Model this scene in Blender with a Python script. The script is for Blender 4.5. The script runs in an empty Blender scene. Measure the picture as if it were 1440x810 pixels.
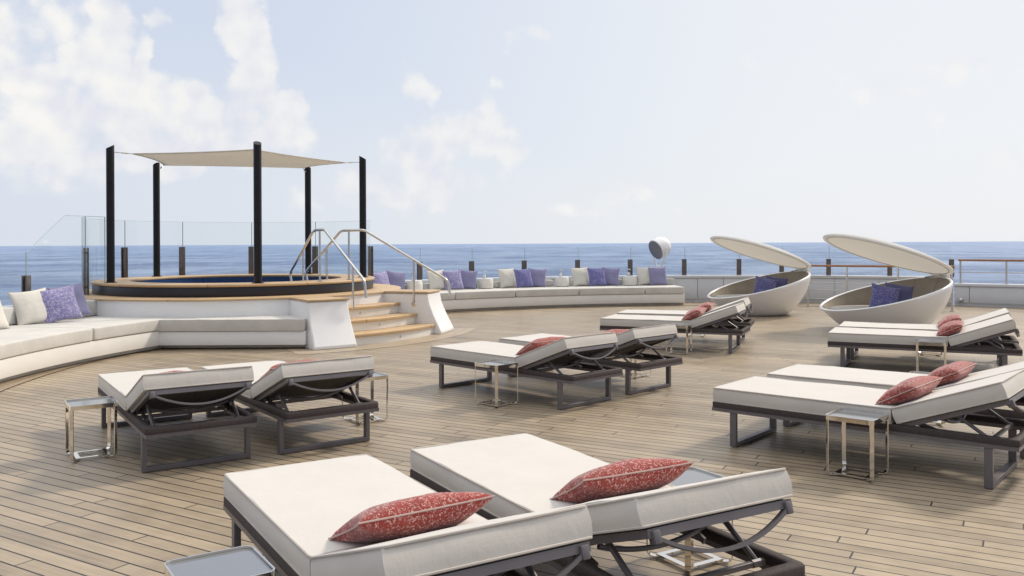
import bpy, bmesh, math, random
from mathutils import Vector, Matrix, noise as mnoise
random.seed(11)
R = math.radians
scene = bpy.context.scene
COL = scene.collection
PI = math.pi

# ------------------------------------------------------------------ mesh helpers
class MB:
    def __init__(self):
        self.v = []; self.f = []
    def add(self, verts, faces, M=None):
        b = len(self.v)
        for p in verts:
            p = Vector(p)
            self.v.append(tuple(M @ p) if M is not None else tuple(p))
        for f in faces:
            self.f.append([b + i for i in f])
    def add_bm(self, bm, M=None):
        bm.verts.index_update()
        self.add([v.co.copy() for v in bm.verts], [[v.index for v in f.verts] for f in bm.faces], M)
        bm.free()
    def build(self, name, mat, parent=None, smooth=40):
        me = bpy.data.meshes.new(name)
        me.from_pydata(self.v, [], self.f)
        bm = bmesh.new(); bm.from_mesh(me)
        bmesh.ops.recalc_face_normals(bm, faces=bm.faces)
        bm.to_mesh(me); bm.free()
        me.materials.append(mat)
        if smooth:
            me.shade_smooth()
            me.set_sharp_from_angle(angle=R(smooth))
        o = bpy.data.objects.new(name, me)
        COL.objects.link(o)
        if parent is not None:
            o.parent = parent
        return o

def box(mb, c, s, bev=0.0, M=None, seg=2):
    bm = bmesh.new()
    bmesh.ops.create_cube(bm, size=1.0)
    for v in bm.verts:
        v.co = Vector((v.co.x * s[0] + c[0], v.co.y * s[1] + c[1], v.co.z * s[2] + c[2]))
    if bev > 0:
        bmesh.ops.bevel(bm, geom=list(bm.edges), offset=min(bev, min(s) * .45), segments=seg, profile=.5, affect='EDGES')
    mb.add_bm(bm, M)

def fillet(pts, r, n=5, closed=False):
    pts = [Vector(p) for p in pts]; out = []
    N = len(pts)
    for i, p in enumerate(pts):
        if not closed and i in (0, N - 1):
            out.append(p); continue
        a = pts[i - 1] - p; b = pts[(i + 1) % N] - p
        ang = a.angle(b)
        t = min(r / math.tan(ang / 2), a.length * .49, b.length * .49)
        A = p + a.normalized() * t; B = p + b.normalized() * t
        for k in range(n + 1):
            s = k / n
            out.append(A.lerp(p, s).lerp(p.lerp(B, s), s))
    return out

def tube(mb, pts, r, n=8, closed=False, M=None, caps=True):
    pts = [Vector(p) for p in pts]; N = len(pts)
    T = []
    for i in range(N):
        if closed: t = pts[(i + 1) % N] - pts[i - 1]
        else: t = pts[min(i + 1, N - 1)] - pts[max(i - 1, 0)]
        T.append(t.normalized())
    up = Vector((0, 0, 1)) if abs(T[0].z) < .9 else Vector((1, 0, 0))
    u = (up - T[0] * up.dot(T[0])).normalized()
    V = []; F = []
    for i in range(N):
        u = (u - T[i] * u.dot(T[i])).normalized()
        w = T[i].cross(u)
        for k in range(n):
            a = 2 * PI * k / n
            V.append(pts[i] + u * (r * math.cos(a)) + w * (r * math.sin(a)))
    m = N if closed else N - 1
    for i in range(m):
        j = (i + 1) % N
        for k in range(n):
            l = (k + 1) % n
            F.append([i * n + k, i * n + l, j * n + l, j * n + k])
    if caps and not closed:
        F.append(list(range(n))[::-1]); F.append([(N - 1) * n + k for k in range(n)])
    mb.add(V, F, M)

def strap(mb, pts, width, thick, normal, closed=False, M=None):
    """rectangular bar swept along a planar path; width runs along the plane normal"""
    pts = [Vector(p) for p in pts]; N = len(pts); nn = Vector(normal).normalized()
    V = []; F = []
    for i in range(N):
        if closed:
            a = (pts[i] - pts[i - 1]).normalized(); b = (pts[(i + 1) % N] - pts[i]).normalized()
        else:
            a = (pts[i] - pts[max(i - 1, 0)]); b = (pts[min(i + 1, N - 1)] - pts[i])
            a = a.normalized() if a.length > 1e-9 else b.normalized()
            b = b.normalized() if b.length > 1e-9 else a
        t = (a + b).normalized()
        s = t.cross(nn).normalized()
        k = 1 / max(.5, a.dot(t))
        for (x, y) in ((-1, -1), (1, -1), (1, 1), (-1, 1)):
            V.append(pts[i] + nn * (x * width / 2) + s * (y * thick / 2 * k))
    m = N if closed else N - 1
    for i in range(m):
        j = (i + 1) % N
        for k in range(4):
            l = (k + 1) % 4
            F.append([i * 4 + k, i * 4 + l, j * 4 + l, j * 4 + k])
    if not closed:
        F.append([3, 2, 1, 0]); F.append([(N - 1) * 4 + k for k in range(4)])
    mb.add(V, F, M)

def arc_sweep(mb, c, prof, a0, a1, n=48, endr=0.0):
    """sweep a closed (r,z) profile round the vertical axis at c, from a0 to a1 degrees"""
    full = abs(abs(a1 - a0) - 360) < 1e-6
    P = len(prof)
    cr = sum(p[0] for p in prof) / P; cz = sum(p[1] for p in prof) / P
    secs = []
    if endr > 0 and not full:
        da = math.degrees(endr / cr) * (1 if a1 > a0 else -1)
        for q in range(4):
            th = q / 3 * PI / 2
            secs.append((a0 + da * (1 - math.sin(th)) if False else a0 + da * (1 - math.cos(th)), endr * (1 - math.sin(th))))
        for i in range(1, n): secs.append((a0 + da + (a1 - a0 - 2 * da) * i / n, 0))
        for q in range(4):
            th = (3 - q) / 3 * PI / 2
            secs.append((a1 - da * (1 - math.cos(th)), endr * (1 - math.sin(th))))
    else:
        for i in range(n if full else n + 1): secs.append((a0 + (a1 - a0) * i / n, 0))
    V = []; F = []
    for (a, ins) in secs:
        ca, sa = math.cos(R(a)), math.sin(R(a))
        for (r, z) in prof:
            if ins > 0:
                r = r - math.copysign(min(ins, abs(r - cr)), r - cr)
                z = z - math.copysign(min(ins, abs(z - cz)), z - cz)
            V.append((c[0] + r * ca, c[1] + r * sa, z))
    m = len(secs)
    for i in range(m if full else m - 1):
        j = (i + 1) % m
        for k in range(P):
            l = (k + 1) % P
            F.append([i * P + k, i * P + l, j * P + l, j * P + k])
    if not full:
        F.append(list(range(P))[::-1]); F.append([(m - 1) * P + k for k in range(P)])
    mb.add(V, F)

def rect_prof(r0, r1, z0, z1, b=0.0, n=3):
    if b <= 0: return [(r0, z0), (r1, z0), (r1, z1), (r0, z1)]
    out = []
    for (cx, cz, s) in ((r0 + b, z0 + b, 180), (r1 - b, z0 + b, 270), (r1 - b, z1 - b, 0), (r0 + b, z1 - b, 90)):
        for k in range(n + 1):
            a = R(s + 90 * k / n)
            out.append((cx + b * math.cos(a), cz + b * math.sin(a)))
    return out

def lathe(mb, prof, n=32, M=None, cap0=True, cap1=True):
    V = []; F = []; P = len(prof)
    for i in range(n):
        a = 2 * PI * i / n
        for (r, z) in prof: V.append((r * math.cos(a), r * math.sin(a), z))
    for i in range(n):
        j = (i + 1) % n
        for k in range(P - 1):
            F.append([i * P + k, j * P + k, j * P + k + 1, i * P + k + 1])
    if cap0: F.append([i * P for i in range(n)][::-1])
    if cap1: F.append([i * P + P - 1 for i in range(n)])
    mb.add(V, F, M)

def rrect(lx, ly, r, z, n=4):
    out = []
    for (cx, cy, s) in ((lx / 2 - r, ly / 2 - r, 0), (-lx / 2 + r, ly / 2 - r, 90), (-lx / 2 + r, -ly / 2 + r, 180), (lx / 2 - r, -ly / 2 + r, 270)):
        for k in range(n + 1):
            a = R(s + 90 * k / n)
            out.append(Vector((cx + r * math.cos(a), cy + r * math.sin(a), z)))
    return out

def cushion(mb, lx, ly, lz, puff=.012, seed=0, M=None, wob=.0045):
    """box cushion, x,y centred, z from 0 to lz, slightly puffed top and sides, creased cloth"""
    nx = max(6, int(lx / .07)); ny = max(6, int(ly / .07)); nz = 4
    vid = {}; V = []; F = []
    def pt(i, j, k):
        key = (i, j, k)
        if key in vid: return vid[key]
        u = 2 * i / nx - 1; v = 2 * j / ny - 1; w = 2 * k / nz - 1
        x, y, z = u * lx / 2, v * ly / 2, (w + 1) / 2 * lz
        x += math.copysign(.006, u) * (1 - w * w) * (abs(u) == 1)
        y += math.copysign(.006, v) * (1 - w * w) * (abs(v) == 1)
        if k == nz: z += puff * (1 - u ** 4) * (1 - v ** 4)
        e = mnoise.noise(Vector((x * 4 + seed * 7.3, y * 4, z * 9))) * wob
        if k == nz: z += mnoise.noise(Vector((x * 1.7 + seed * 2.9, y * 2.3, 3.0))) * wob * 1.6 - wob * .8 * max(0, 1 - abs(v)) * max(0, 1 - abs(u))
        e2 = mnoise.noise(Vector((x * 13 + seed * 3.1, y * 13 + 5, z * 13))) * wob * .5
        z += (e + e2) * (1 if k == nz else .3)
        if abs(u) == 1: x += e
        if abs(v) == 1: y += e
        vid[key] = len(V); V.append((x, y, z)); return vid[key]
    for i in range(nx):
        for j in range(ny):
            F.append([pt(i, j, nz), pt(i + 1, j, nz), pt(i + 1, j + 1, nz), pt(i, j + 1, nz)])
            F.append([pt(i, j, 0), pt(i, j + 1, 0), pt(i + 1, j + 1, 0), pt(i + 1, j, 0)])
    for k in range(nz):
        for i in range(nx):
            F.append([pt(i, 0, k), pt(i + 1, 0, k), pt(i + 1, 0, k + 1), pt(i, 0, k + 1)])
            F.append([pt(i, ny, k), pt(i, ny, k + 1), pt(i + 1, ny, k + 1), pt(i + 1, ny, k)])
        for j in range(ny):
            F.append([pt(0, j, k), pt(0, j, k + 1), pt(0, j + 1, k + 1), pt(0, j + 1, k)])
            F.append([pt(nx, j, k), pt(nx, j + 1, k), pt(nx, j + 1, k + 1), pt(nx, j, k + 1)])
    mb.add(V, F, M)

def pillow_pt(u, v, w, h, t, side, seed):
    cx = 1 - .10 * (1 - v * v) * u * u
    cy = 1 - .10 * (1 - u * u) * v * v
    x = u * w / 2 * cx; y = v * h / 2 * cy
    q = max(0.0, (1 - u * u) * (1 - v * v))
    z = side * t / 2 * q ** .42
    n = mnoise.noise(Vector((x * 7 + seed * 5.7, y * 7, side * 2.0))) * .010 * q ** .3
    n += mnoise.noise(Vector((x * 16 + seed, y * 16, side * 3.0))) * .004 * q ** .3
    return (x, y, z + n)

def pillow(name, w, h, t, mat, pipe_mat, label, group, M, seed=0, cat='pillow'):
    """a thing of its own: stuffed cover plus the piping round its seam"""
    n = 22
    mb = MB(); V = []; F = []; idx = {}
    for s in (1, -1):
        for i in range(n + 1):
            for j in range(n + 1):
                if (i in (0, n) or j in (0, n)) and s == -1:
                    idx[(s, i, j)] = idx[(1, i, j)]; continue
                u = math.sin((2 * i / n - 1) * PI / 2) * .55 + (2 * i / n - 1) * .45
                v = math.sin((2 * j / n - 1) * PI / 2) * .55 + (2 * j / n - 1) * .45
                idx[(s, i, j)] = len(V); V.append(pillow_pt(u, v, w, h, t, s, seed))
        for i in range(n):
            for j in range(n):
                f = [idx[(s, i, j)], idx[(s, i + 1, j)], idx[(s, i + 1, j + 1)], idx[(s, i, j + 1)]]
                F.append(f if s > 0 else f[::-1])
    mb.add(V, F)
    o = mb.build(name, mat, None, 80)
    tag(o, label, cat, group)
    if pipe_mat:
        ring = []
        m = 14
        for k in range(m): ring.append(pillow_pt(-1 + 2 * k / m, -1, w, h, t, 1, seed))
        for k in range(m): ring.append(pillow_pt(1, -1 + 2 * k / m, w, h, t, 1, seed))
        for k in range(m): ring.append(pillow_pt(1 - 2 * k / m, 1, w, h, t, 1, seed))
        for k in range(m): ring.append(pillow_pt(-1, 1 - 2 * k / m, w, h, t, 1, seed))
        p = MB(); tube(p, ring, .0034, 6, True); p.build('piping', pipe_mat, o)
    o.matrix_world = M
    return o

def tag(o, label=None, cat=None, group=None, kind=None):
    if label: o['label'] = label
    if cat: o['category'] = cat
    if group: o['group'] = group
    if kind: o['kind'] = kind
    return o

def thing(name, label, cat, loc=(0, 0, 0), rz=0.0, group=None):
    o = bpy.data.objects.new(name, None); COL.objects.link(o)
    o.empty_display_size = .1
    o.location = loc; o.rotation_euler = (0, 0, R(rz))
    return tag(o, label, cat, group)

def dup(root, loc, rz, label, group=None):
    r = root.copy(); COL.objects.link(r)
    r.location = loc; r.rotation_euler = (0, 0, R(rz)); r['label'] = label
    if group: r['group'] = group
    for ch in list(root.children):
        c = ch.copy(); COL.objects.link(c); c.parent = r
        for g in list(ch.children):
            d = g.copy(); COL.objects.link(d); d.parent = c
    return r

# ------------------------------------------------------------------ materials
def nm(name):
    m = bpy.data.materials.new(name); m.use_nodes = True
    nt = m.node_tree; b = nt.nodes['Principled BSDF']
    return m, nt, b
def N(nt, typ, **kw):
    n = nt.nodes.new(typ)
    for k, v in kw.items():
        if k.startswith('i_'): n.inputs[k[2:].replace('_', ' ')].default_value = v
        else: setattr(n, k, v)
    return n
def math_n(nt, op, a, b=None, c=None, clamp=False):
    n = nt.nodes.new('ShaderNodeMath'); n.operation = op; n.use_clamp = clamp
    for i, x in enumerate((a, b, c)):
        if x is None: continue
        if isinstance(x, (int, float)): n.inputs[i].default_value = x
        else: nt.links.new(x, n.inputs[i])
    return n.outputs[0]
def ramp(nt, fac, stops):
    r = nt.nodes.new('ShaderNodeValToRGB')
    e = r.color_ramp.elements
    while len(e) < len(stops): e.new(.5)
    for i, (p, c) in enumerate(stops):
        e[i].position = p; e[i].color = (*c, 1) if len(c) == 3 else c
    nt.links.new(fac, r.inputs[0]); return r.outputs[0]
def mixc(nt, fac, a, b, mode='MIX'):
    n = nt.nodes.new('ShaderNodeMix'); n.data_type = 'RGBA'; n.blend_type = mode
    for s, x in ((0, fac), (6, a), (7, b)):
        if isinstance(x, (int, float)): n.inputs[s].default_value = x
        elif isinstance(x, tuple): n.inputs[s].default_value = (*x, 1) if len(x) == 3 else x
        else: nt.links.new(x, n.inputs[s])
    return n.outputs[2]
def noise_n(nt, vec, scale, detail=4, rough=.55, dist=0.0):
    n = nt.nodes.new('ShaderNodeTexNoise'); n.inputs['Scale'].default_value = scale
    n.inputs['Detail'].default_value = detail; n.inputs['Roughness'].default_value = rough
    n.inputs['Distortion'].default_value = dist
    if vec is not None: nt.links.new(vec, n.inputs['Vector'])
    return n.outputs['Fac']
def bump(nt, b, h, strength=.3, dist=.01):
    n = nt.nodes.new('ShaderNodeBump'); n.inputs['Strength'].default_value = strength
    n.inputs['Distance'].default_value = dist
    nt.links.new(h, n.inputs['Height']); nt.links.new(n.outputs[0], b.inputs['Normal'])
def objc(nt): return nt.nodes.new('ShaderNodeTexCoord').outputs['Object']
def scaled(nt, vec, s, rz=0.0):
    m = nt.nodes.new('ShaderNodeMapping'); m.inputs['Scale'].default_value = s
    m.inputs['Rotation'].default_value = (0, 0, rz)
    nt.links.new(vec, m.inputs['Vector']); return m.outputs[0]

def simple(name, col, rough=.5, metal=0.0, var=.06, nscale=6, bumps=0.0, bscale=80, spec=.5):
    m, nt, b = nm(name)
    oc = objc(nt)
    f = noise_n(nt, oc, nscale, 5)
    lo = tuple(c * (1 - var) for c in col); hi = tuple(min(1, c * (1 + var)) for c in col)
    nt.links.new(ramp(nt, f, [(.3, lo), (.7, hi)]), b.inputs['Base Color'])
    b.inputs['Metallic'].default_value = metal
    b.inputs['Specular IOR Level'].default_value = spec
    r = math_n(nt, 'MULTIPLY_ADD', noise_n(nt, oc, nscale * 3, 3), .12, rough - .06)
    nt.links.new(r, b.inputs['Roughness'])
    if bumps > 0: bump(nt, b, noise_n(nt, oc, bscale, 3), bumps, .004)
    return m

def fabric(name, col, var=.05, weave=420, bumps=.25, soil=.06):
    m, nt, b = nm(name)
    oc = objc(nt)
    w1 = nt.nodes.new('ShaderNodeTexWave'); w1.inputs['Scale'].default_value = weave / 6.28
    w1.bands_direction = 'X'; nt.links.new(oc, w1.inputs['Vector'])
    w1.inputs['Distortion'].default_value = 1.0
    w2 = nt.nodes.new('ShaderNodeTexWave'); w2.inputs['Scale'].default_value = weave / 6.28
    w2.bands_direction = 'Y'; nt.links.new(oc, w2.inputs['Vector']); w2.inputs['Distortion'].default_value = 1.0
    weavef = math_n(nt, 'MULTIPLY', math_n(nt, 'ADD', w1.outputs['Fac'], w2.outputs['Fac']), .5)
    f = noise_n(nt, oc, 3.5, 6, .6)
    lo = tuple(c * (1 - var - soil) for c in col); hi = tuple(min(1, c * (1 + var)) for c in col)
    c = ramp(nt, f, [(.3, lo), (.65, hi)])
    slub = noise_n(nt, scaled(nt, oc, (260, 22, 60)), 1.0, 2)
    c = mixc(nt, math_n(nt, 'MULTIPLY', slub, .10), c, tuple(x * .6 for x in col))
    nt.links.new(c, b.inputs['Base Color'])
    b.inputs['Roughness'].default_value = .88
    b.inputs['Specular IOR Level'].default_value = .2
    b.inputs['Sheen Weight'].default_value = .25
    h = math_n(nt, 'ADD', math_n(nt, 'MULTIPLY', weavef, .05), math_n(nt, 'MULTIPLY', noise_n(nt, scaled(nt, oc, (1, 1.6, 1)), 8, 6, .62, .6), 1.5))
    bump(nt, b, h, bumps, .012)
    return m

def speckled(name, col, dark, light, scale=34.0, amt=.5):
    """cloth printed with a broken crackle of pale threads"""
    m, nt, b = nm(name)
    oc = objc(nt)
    wob = nt.nodes.new('ShaderNodeTexNoise'); wob.inputs['Scale'].default_value = 22; nt.links.new(oc, wob.inputs['Vector'])
    vm = nt.nodes.new('ShaderNodeVectorMath'); vm.operation = 'MULTIPLY_ADD'
    nt.links.new(wob.outputs['Color'], vm.inputs[0]); vm.inputs[1].default_value = (.03,) * 3; nt.links.new(oc, vm.inputs[2])
    def crack(s, wd):
        v = nt.nodes.new('ShaderNodeTexVoronoi'); v.feature = 'DISTANCE_TO_EDGE'; v.inputs['Scale'].default_value = s
        nt.links.new(vm.outputs[0], v.inputs['Vector'])
        return math_n(nt, 'LESS_THAN', v.outputs['Distance'], wd)
    k = math_n(nt, 'MAXIMUM', crack(scale, .032), crack(scale * 2.1, .036))
    gate = math_n(nt, 'GREATER_THAN', noise_n(nt, oc, scale * 1.3, 3, .7), 1 - amt)
    dots = math_n(nt, 'GREATER_THAN', noise_n(nt, oc, 170, 1), .735)
    k = math_n(nt, 'MAXIMUM', math_n(nt, 'MULTIPLY', k, gate), math_n(nt, 'MULTIPLY', dots, .8))
    base = ramp(nt, noise_n(nt, oc, 7, 4), [(.3, dark), (.7, col)])
    nt.links.new(mixc(nt, k, base, light), b.inputs['Base Color'])
    b.inputs['Roughness'].default_value = .85; b.inputs['Sheen Weight'].default_value = .3
    b.inputs['Specular IOR Level'].default_value = .2
    bump(nt, b, noise_n(nt, oc, 60, 4), .3, .006)
    return m

PLANK_A = 149.2     # the planks run along this direction, the ship's own axis
def deck_mat(name, base_lo, base_hi, seam, w=.098, ang=PLANK_A, length=2.15, seamw=.105, radial=None, rough=.45):
    m, nt, b = nm(name)
    oc = objc(nt)
    sep = nt.nodes.new('ShaderNodeSeparateXYZ')
    if radial is None:
        nt.links.new(scaled(nt, oc, (1, 1, 1), -R(ang)), sep.inputs[0])
        u, v = sep.outputs[0], sep.outputs[1]
    else:
        mp = nt.nodes.new('ShaderNodeMapping'); mp.inputs['Location'].default_value = (-radial[0], -radial[1], 0)
        nt.links.new(oc, mp.inputs['Vector']); nt.links.new(mp.outputs[0], sep.inputs[0])
        X, Y = sep.outputs[0], sep.outputs[1]
        v = math_n(nt, 'SQRT', math_n(nt, 'ADD', math_n(nt, 'MULTIPLY', X, X), math_n(nt, 'MULTIPLY', Y, Y)))
        u = math_n(nt, 'MULTIPLY', math_n(nt, 'ARCTAN2', Y, X), radial[2])
    rv = math_n(nt, 'DIVIDE', v, w)
    idn = math_n(nt, 'FLOOR', rv); fr = math_n(nt, 'FRACT', rv)
    rown = nt.nodes.new('ShaderNodeTexWhiteNoise'); rown.noise_dimensions = '1D'; nt.links.new(idn, rown.inputs['W'])
    uu = math_n(nt, 'ADD', math_n(nt, 'DIVIDE', u, length), rown.outputs['Value'])
    jid = math_n(nt, 'FLOOR', uu); jf = math_n(nt, 'FRACT', uu)
    cmb = nt.nodes.new('ShaderNodeCombineXYZ'); nt.links.new(idn, cmb.inputs[0]); nt.links.new(jid, cmb.inputs[1])
    wn = nt.nodes.new('ShaderNodeTexWhiteNoise'); wn.noise_dimensions = '2D'; nt.links.new(cmb.outputs[0], wn.inputs['Vector'])
    tone = wn.outputs['Value']
    # grain, long along the plank, shifted per board
    g = nt.nodes.new('ShaderNodeCombineXYZ')
    nt.links.new(math_n(nt, 'MULTIPLY', u, 2.2), g.inputs[0]); nt.links.new(math_n(nt, 'MULTIPLY', v, 70), g.inputs[1])
    nt.links.new(math_n(nt, 'MULTIPLY', tone, 37), g.inputs[2])
    grain = noise_n(nt, g.outputs[0], 1.0, 5, .65, .4)
    blot = noise_n(nt, oc, .85, 5, .6)
    blot2 = noise_n(nt, scaled(nt, oc, (1, 1, 1), 0), 4.5, 4, .65)
    t = math_n(nt, 'ADD', math_n(nt, 'MULTIPLY_ADD', tone, .13, .065), math_n(nt, 'MULTIPLY', grain, .35))
    t = math_n(nt, 'ADD', t, math_n(nt, 'MULTIPLY', blot, .40))
    t = math_n(nt, 'ADD', t, math_n(nt, 'MULTIPLY', blot2, .20))
    c = ramp(nt, t, [(.40, base_lo), (.74, base_hi)])
    grey = math_n(nt, 'GREATER_THAN', noise_n(nt, oc, .5, 3), .52)
    warm = mixc(nt, math_n(nt, 'MULTIPLY', ramp(nt, noise_n(nt, oc, .45, 3), [(.4, (0, 0, 0)), (.65, (1, 1, 1))]), .45), c, (base_hi[0] * .76, base_hi[1] * .81, base_hi[2] * .93))
    s1 = math_n(nt, 'LESS_THAN', fr, seamw)
    s2 = math_n(nt, 'LESS_THAN', jf, .009 / length)
    s = math_n(nt, 'MAXIMUM', s1, s2)
    nt.links.new(mixc(nt, s, warm, seam), b.inputs['Base Color'])
    rr = math_n(nt, 'MULTIPLY_ADD', blot2, .25, rough - .12)
    nt.links.new(rr, b.inputs['Roughness'])
    b.inputs['Specular IOR Level'].default_value = .65
    h = math_n(nt, 'SUBTRACT', math_n(nt, 'MULTIPLY', grain, .3), s)
    bump(nt, b, h, .35, .004)
    return m

def glass_mat(name, tint=(.972, .985, .985), edge=False):
    m = bpy.data.materials.new(name); m.use_nodes = True
    nt = m.node_tree; nt.nodes.clear()
    out = nt.nodes.new('ShaderNodeOutputMaterial')
    tr = nt.nodes.new('ShaderNodeBsdfTransparent'); tr.inputs[0].default_value = (*tint, 1)
    gl = nt.nodes.new('ShaderNodeBsdfGlossy'); gl.inputs['Roughness'].default_value = 0.0
    ge = nt.nodes.new('ShaderNodeNewGeometry'); dt = nt.nodes.new('ShaderNodeVectorMath'); dt.operation = 'DOT_PRODUCT'
    nt.links.new(ge.outputs['Normal'], dt.inputs[0]); nt.links.new(ge.outputs['Incoming'], dt.inputs[1])
    fc = math_n(nt, 'SUBTRACT', 1, math_n(nt, 'ABSOLUTE', dt.outputs['Value']))
    fr = math_n(nt, 'MULTIPLY_ADD', math_n(nt, 'POWER', fc, 5), .8, .018)      # same from both faces of the pane
    smut = noise_n(nt, objc(nt), 2.2, 4)
    df = nt.nodes.new('ShaderNodeBsdfDiffuse'); df.inputs[0].default_value = (.8, .85, .85, 1)
    m1 = nt.nodes.new('ShaderNodeMixShader'); nt.links.new(math_n(nt, 'MULTIPLY', smut, .018), m1.inputs[0])
    nt.links.new(tr.outputs[0], m1.inputs[1]); nt.links.new(df.outputs[0], m1.inputs[2])
    m2 = nt.nodes.new('ShaderNodeMixShader'); nt.links.new(fr, m2.inputs[0])
    nt.links.new(m1.outputs[0], m2.inputs[1]); nt.links.new(gl.outputs[0], m2.inputs[2])
    nt.links.new(m2.outputs[0], out.inputs[0])
    return m

M = {}
M['deck'] = deck_mat('weathered_teak', (.128, .094, .060), (.430, .340, .230), (.009, .007, .005))
OC = (4.4, 10.5)       # centre of the round stern
TC = (-4.89, 15.35)    # centre of the hot tub
M['margin'] = deck_mat('teak_margin', (.27, .205, .135), (.50, .40, .275), (.06, .05, .04), w=.17, radial=(TC[0], TC[1], 4.0), length=3.1, seamw=.03)
M['margin2'] = deck_mat('teak_waterway', (.15, .11, .07), (.36, .28, .19), (.04, .03, .025), w=.10, radial=(OC[0], OC[1], 9.8), length=3.1, seamw=.05)
M['teak'] = deck_mat('oiled_teak', (.42, .275, .135), (.62, .43, .235), (.16, .09, .04), w=.09, radial=(TC[0], TC[1], 2.2), length=1.4, seamw=.03, rough=.5)
M['teak_rail'] = simple('varnished_rail', (.33, .15, .06), .3, 0, .25, 9)
M['white'] = simple('white_gelcoat', (.84, .845, .86), .32, 0, .025, 1.6)
M['white_warm'] = simple('white_paint', (.80, .785, .75), .42, 0, .03, 2)
M['bulwark'] = simple('pale_grey_paint', (.66, .68, .72), .4, 0, .03, 1.2)
M['toe'] = simple('toe_recess_grey', (.62, .60, .56), .6, 0, .1, 4)
M['mattress'] = fabric('mattress_cloth', (.62, .592, .552), var=.02, soil=.02, bumps=.16)
M['mattress_side'] = M['mattress']
M['piping'] = fabric('piping_cord', (.52, .48, .44), bumps=.1)
M['pipe_red'] = fabric('dusky_piping', (.46, .34, .31), bumps=.1)
M['sofa'] = fabric('sofa_cloth', (.62, .605, .57))
M['sofa_back'] = fabric('sofa_back_cloth', (.56, .56, .54))
M['ivory'] = fabric('ivory_cloth', (.68, .66, .61), weave=160, bumps=.4)
M['lilac_plain'] = fabric('plain_lilac_cloth', (.25, .242, .40), var=.09)
M['lilac_grey'] = fabric('grey_lilac_cloth', (.30, .29, .46), var=.09)
M['navy'] = fabric('navy_cloth', (.125, .13, .27), var=.1)
M['lilac_print'] = speckled('printed_lilac', (.25, .23, .46), (.17, .155, .36), (.62, .60, .72), 30, .52)
M['blue_print'] = speckled('printed_blue', (.15, .15, .37), (.10, .10, .28), (.42, .42, .64), 30, .47)
M['red_print'] = speckled('printed_red', (.33, .052, .042), (.22, .035, .031), (.70, .50, .45), 60, .47)
M['taupe'] = fabric('taupe_cloth', (.30, .265, .215), var=.06)
M['seat'] = fabric('greige_seat_cloth', (.50, .46, .41), var=.05)
M['lidcloth'] = fabric('lid_lining', (.76, .70, .60), var=.03)
M['frame'] = simple('taupe_metal', (.155, .142, .152), .42, .3, .08, 8)
M['band'] = simple('woven_brown', (.042, .030, .029), .75, 0, .25, 60, .6, 320)
M['panel'] = simple('dark_mesh', (.05, .042, .04), .8, 0, .2, 40, .4, 400)
M['chrome'] = simple('polished_steel', (.80, .76, .70), .10, 1.0, .03, 5)
M['steel'] = simple('brushed_steel', (.62, .61, .60), .24, 1.0, .05, 12)
M['mirror'] = simple('smoked_glass', (.16, .165, .175), .10, 0, .05, 2, spec=.8)
M['mirror'].node_tree.nodes['Principled BSDF'].inputs['IOR'].default_value = 2.3
M['pole'] = simple('black_pole_paint', (.010, .009, .011), .38, 0, .15, 5, spec=.35)
M['navyband'] = simple('dark_coaming', (.020, .020, .030), .38, 0, .1, 4)
M['glass'] = glass_mat('balustrade_glass')
M['glassedge'] = simple('glass_edge', (.40, .52, .51), .2, 0, .05, 3)
M['clamp'] = simple('dark_clamp', (.15, .13, .12), .25, .6, .15, 5)
M['tile'] = simple('navy_pool_tile', (.02, .065, .20), .25, 0, .3, 40)
M['grey'] = simple('searchlight_grille', (.24, .235, .25), .4, .3, .1, 20)
M['cream'] = simple('cream_lacquer', (.70, .68, .63), .4, 0, .03, 4)
M['rubber'] = simple('black_rubber', (.02, .02, .02), .7)

# sail: cloth that lets light through
m, nt, b = nm('sail_cloth')
oc = objc(nt)
nt.links.new(ramp(nt, noise_n(nt, oc, 1.5, 5), [(.3, (.72, .70, .65)), (.7, (.78, .76, .70))]), b.inputs['Base Color'])
b.inputs['Roughness'].default_value = .9
tl = nt.nodes.new('ShaderNodeBsdfTranslucent'); tl.inputs[0].default_value = (.72, .68, .61, 1)
mx = nt.nodes.new('ShaderNodeMixShader'); mx.inputs[0].default_value = .60
nt.links.new(b.outputs[0], mx.inputs[1]); nt.links.new(tl.outputs[0], mx.inputs[2])
nt.links.new(mx.outputs[0], nt.nodes['Material Output'].inputs[0])
M['sail'] = m

def thin_cloth(name, col, tcol, amt):
    m, nt, b = nm(name)
    nt.links.new(ramp(nt, noise_n(nt, objc(nt), 2.0, 5), [(.3, tuple(c * .95 for c in col)), (.7, col)]), b.inputs['Base Color'])
    b.inputs['Roughness'].default_value = .7
    tl = nt.nodes.new('ShaderNodeBsdfTranslucent'); tl.inputs[0].default_value = (*tcol, 1)
    mx = nt.nodes.new('ShaderNodeMixShader'); mx.inputs[0].default_value = amt
    nt.links.new(b.outputs[0], mx.inputs[1]); nt.links.new(tl.outputs[0], mx.inputs[2])
    nt.links.new(mx.outputs[0], nt.nodes['Material Output'].inputs[0]); return m
M['canopy'] = thin_cloth('white_canopy_cloth', (.80, .80, .80), (.85, .84, .82), .45)
M['lidlining'] = thin_cloth('cream_lid_lining', (.78, .755, .70), (.82, .79, .73), .62)

# pool water
m, nt, b = nm('pool_water')
b.inputs['Base Color'].default_value = (.012, .05, .13, 1); b.inputs['Roughness'].default_value = .05
oc = objc(nt)
bump(nt, b, math_n(nt, 'ADD', noise_n(nt, oc, 5, 3), math_n(nt, 'MULTIPLY', noise_n(nt, oc, 17, 3), .3)), .25, .04)
M['pool'] = m

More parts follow.
